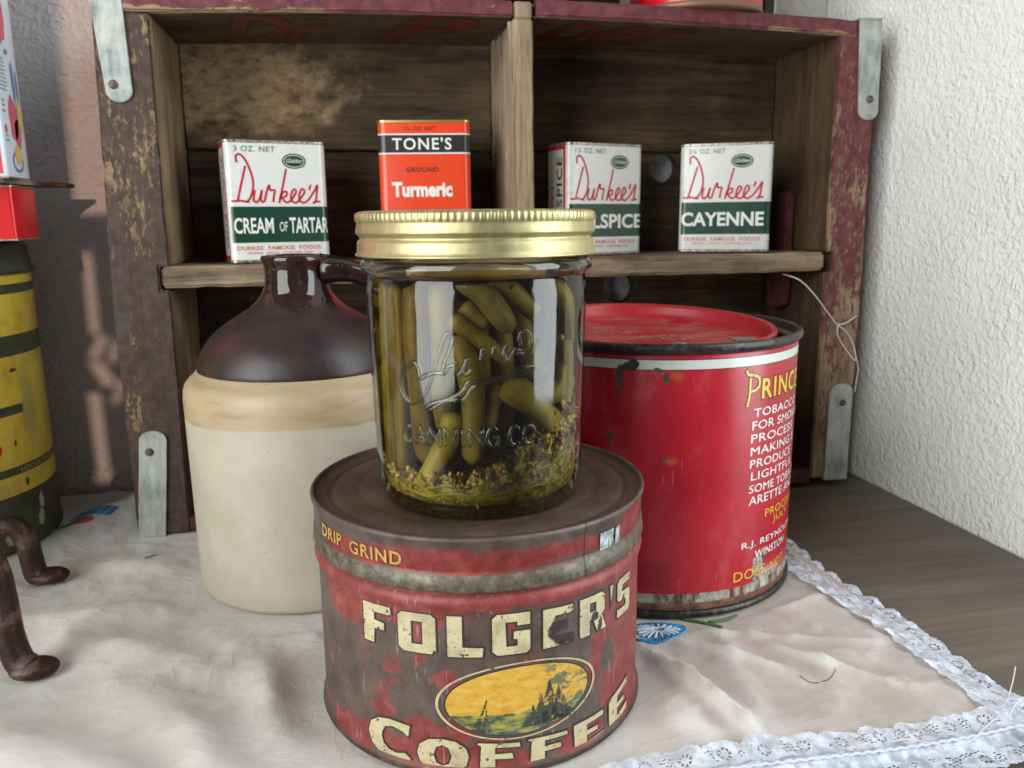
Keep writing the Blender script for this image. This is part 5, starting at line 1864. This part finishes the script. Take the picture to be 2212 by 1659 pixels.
def box_tin(name, label, x1, wx, y0, y1, z0, z1, m_body, rz=0):
    t = thing(name, label, 'tin', (x1-wx/2, (y0+y1)/2, z0), rz)
    Wd, Dd, H_ = wx, y1-y0, z1-z0
    base = tin_ring(Wd, Dd, .0022, 4)
    link('body', loft([[(x, y, z) for x, y in base] for z in (.0008, H_*.33, H_*.66, H_-.0008)]), m_body, t, smooth=True, autosmooth=40)
    for nm, za, zb in (('bottom_rim', 0, .0012), ('top_rim', H_-.0012, H_)):
        link(nm, loft([[(x*(1+e/Wd), y*(1+e/Dd), z) for x, y in base] for z, e in ((za, 0), (za+.0002, .0010), (zb-.0002, .0010), (zb, 0))]), M_tin, t, smooth=True, autosmooth=40)
    return t, Wd, Dd, H_


M_brred = enamel('bright_red_enamel', (.60, .008, .012), .2, .2)
t, a_, b_, c_ = box_tin('red_tin', 'small glossy red tin on top of the yellow canister at the left edge', -.0440, .18, -.0060, .0285, .1742, .2035, M_brred)
# rusty plate between the tins
bm = bmesh.new()
pts = [(-.20, -.020), (-.052, -.020), (-.046, -.010), (-.040, .030), (-.031, .0560), (-.046, .0560), (-.20, .0560)]
lo_ = [bm.verts.new((x, y, .2042)) for x, y in pts]; hi_ = [bm.verts.new((x, y, .2068)) for x, y in pts]
bm.faces.new(lo_[::-1]); bm.faces.new(hi_)
for i in range(len(pts)):
    j = (i+1) % len(pts)
    bm.faces.new((lo_[i], lo_[j], hi_[j], hi_[i]))
bmesh.ops.bevel(bm, geom=bm.edges[:], offset=.0004, segments=2, affect='EDGES')
tag(link('rusty_plate', bm, mat('brown_rusty_plate', lambda nt, b: nt.put(b.inputs['Base Color'], nt.ramp(nt.noise(nt.scale(nt.obj(), (1, .2, 1)), 260, 6), [(.34, (.07, .04, .025)), (.5, (.22, .16, .11)), (.68, (.40, .34, .27))])), rough=.5, metal=.2)),
    'thin brown rusty metal plate sandwiched between the red tin and the picture tin', 'plate')
M_pale = enamel('pale_blue_white_enamel', (.66, .72, .78), .25, .3)
t, Wd, Dd, H_ = box_tin('picture_tin', 'tall pale tin printed with pink fruit pictures at the top left edge', -.0460, .20, -.0020, .0300, .2070, .460, M_pale)
hx = Wd/2


def side_s(u, v):      # right (+x) side: u along +y
    return Vector((hx, u, v)), Vector((1, 0, 0))


def front_s(u, v):
    return Vector((u, -Dd/2, v)), Vector((0, -1, 0))


print_on('red_front', [rect(-hx+.003, hx-.0022, .0025, H_-.0025)], front_s, M_brred, t, .0002, None)
M_pink = enamel('pink_fruit_print', (.62, .09, .14), .3, .5)
M_lblue = enamel('blue_print', (.10, .22, .42), .3, .4)
M_lyel = enamel('yellow_fruit_print', (.70, .50, .12), .3, .3)


def blobshape(cu, cv, ru, rv, seed, n=26):
    return [(cu+ru*math.cos(2*PI*i/n)*(1+.35*mn.noise(Vector((math.cos(2*PI*i/n)*2, math.sin(2*PI*i/n)*2, seed)))), cv+rv*math.sin(2*PI*i/n)*(1+.3*mn.noise(Vector((math.cos(2*PI*i/n)*2, math.sin(2*PI*i/n)*2, seed+9))))) for i in range(n)], [tuple(range(n))]


print_on('pink_pictures', [blobshape(-.002, .083, .0062, .012, 1), blobshape(.001, .0325, .0058, .0115, 2), blobshape(.0045, .024, .004, .008, 3), blobshape(-.0105, .069, .0022, .0018, 4), blobshape(-.011, .026, .0018, .0022, 5)], side_s, M_pink, t, .0002, None)
print_on('yellow_pictures', [blobshape(.0015, .013, .0048, .0048, 6), blobshape(-.010, .082, .0035, .007, 7), blobshape(.0095, .034, .0028, .009, 8)], side_s, M_lyel, t, .00028, None)
print_on('blue_pictures', [ellipse(.000, .0095, .0072, .0058, 30, .0016), blobshape(.006, .052, .0018, .011, 9), blobshape(.0105, .048, .0013, .010, 10), blobshape(.001, .0665, .0022, .0016, 11)], side_s, M_lblue, t, .00024, None)
sh = []
random.seed(8)
for r_ in range(9):
    x_ = -.0125
    while x_ < -.0035:
        l_ = random.uniform(.0008, .002)
        sh.append(rect(x_, x_+l_, .046+r_*.0020, .0466+r_*.0020)); x_ += l_+.0005
for zz in (.040, .0375, .0345, .022, .0195):
    sh.append(ribbon([(-.0128, zz), (-.0118, zz+.0012), (-.0108, zz), (-.0098, zz+.001), (-.0088, zz)], .0004))
sh.append(ribbon([(-.004+i*.001, .0045+.0008*(i % 2)) for i in range(9)], .0004))
print_on('small_print', sh, side_s, M_gtext, t, .0003, None, each=False, kind='stuff')


# iron stand with curved legs
def iron_fn(nt, b):
    oc = nt.obj()
    n = nt.noise(oc, 90, 6, .7)
    z = nt.sep(oc)[2]
    sh_ = nt.step(n, .52, .62)
    nt.put(b.inputs['Base Color'], nt.mix(nt.math('MULTIPLY', sh_, .4), nt.ramp(n, [(.3, (.022, .010, .008)), (.7, (.060, .026, .020))]), (.24, .16, .14)))
    nt.put(b.inputs['Roughness'], nt.math('ADD', .36, nt.math('MULTIPLY', n, .25)))
    b.inputs['Metallic'].default_value = .4
    nt.put(b.inputs['Normal'], nt.bump(nt.noise(oc, 300, 4), .35, .0008))


M_iron = mat('brown_cast_iron', iron_fn)
ST = thing('iron_stand', 'brown cast iron stand with curved flat footed legs at the left edge', 'iron stand', (-.04, -.10, 0))


def leg(path, foot, wid):
    bm = bmesh.new()
    P = smooth_path(path, 8)
    tube(bm, P, lambda q: .0050+.0008*q, 14)
    # foot pad
    fb = len(bm.verts)
    sp = bmesh.ops.create_uvsphere(bm, u_segments=24, v_segments=12, radius=1)
    for v in sp['verts']:
        v.co = Vector((foot[0]+v.co.x*foot[3]*math.cos(foot[5])-v.co.y*foot[4]*math.sin(foot[5]), foot[1]+v.co.x*foot[3]*math.sin(foot[5])+v.co.y*foot[4]*math.cos(foot[5]), foot[2]+.0042+v.co.z*.0042))
    bmesh.ops.recalc_face_normals(bm, faces=bm.faces[:])
    return bm


o = link('leg', leg([(-.075, -.057, .018), (-.064, -.057, .0285), (-.054, -.057, .0325), (-.0445, -.057, .0320), (-.0400, -.057, .0235), (-.0385, -.057, .013), (-.0375, -.057, .006), (-.0350, -.057, .0045)], (-.0310, -.0575, 0, .0095, .0068, .1), .01), M_iron, ST, smooth=True)
o.matrix_parent_inverse = Matrix.Translation((.04, .10, 0))
o = link('leg', leg([(-.040, -.140, .072), (-.024, -.148, .062), (-.0165, -.150, .048), (-.0150, -.150, .034), (-.0140, -.151, .019), (-.0115, -.152, .008), (-.0080, -.153, .0045)], (-.0055, -.1535, 0, .0095, .0070, .1), .01), M_iron, ST, smooth=True)
o.matrix_parent_inverse = Matrix.Translation((.04, .10, 0))
bm = lathe([(.0005, .049), (.045, .049), (.047, .051), (.047, .054), (.045, .056), (.0005, .056)], 64, cap_bottom=False, cap_top=False)
o = link('stand_top', bm, M_iron, ST, smooth=True, autosmooth=40)
o.location = (-.085, .0, .012)

# ------------------------------------------------------------------ things on top of the crate
RT = thing('round_red_can', 'round red can with a rusty bottom rim standing on the crate top at the right', 'can', (.3555, .0340, .3062))
link('body', lathe([(.0418, .0035)]+[(.0418, .004+.10*k/4) for k in range(5)], 96), M_brred, RT, smooth=True)
link('bottom_rim', lathe([(.0405, 0), (.0424, .0004), (.0426, .0020), (.0420, .0038)], 96), mat('tan_rust_rim', color=(.26, .15, .09), rough=.5, metal=.3), RT, smooth=True)
link('top_rim', lathe([(.0420, .1035), (.0426, .1045), (.0424, .106), (.0405, .1065)], 96), M_tin, RT, smooth=True)
t = thing('black_tin', 'black tin box on the crate top, left of the round red can', 'tin', (.2550, .030, .3076))
base = tin_ring(.082, .05, .004, 4)
link('body', loft([[(x, y, z) for x, y in base] for z in (0, .02, .045)]), mat('black_tin_enamel', color=(.008, .007, .006), rough=.8, spec=.1), t, smooth=True, autosmooth=40)
link('lid', loft([[(x*1.02, y*1.02, z) for x, y in base] for z in (.0455, .052)]), mat('black_lid_enamel', color=(.012, .010, .009), rough=.4), t, smooth=True, autosmooth=40)
t = thing('striped_box', 'narrow black and white box standing behind the round red can on the crate top', 'box', (.4010, .0420, .3058))
link('carton', bm_box(-.0035, .0035, -.02, .02, 0, .09, .0004), mat('black_carton', color=(.015, .015, .015), rough=.5), t)
link('white_edge', bm_box(.0036, .0046, -.0195, .0195, 0, .09, .0002), mat('white_carton_edge', color=(.7, .7, .68), rough=.6), t)
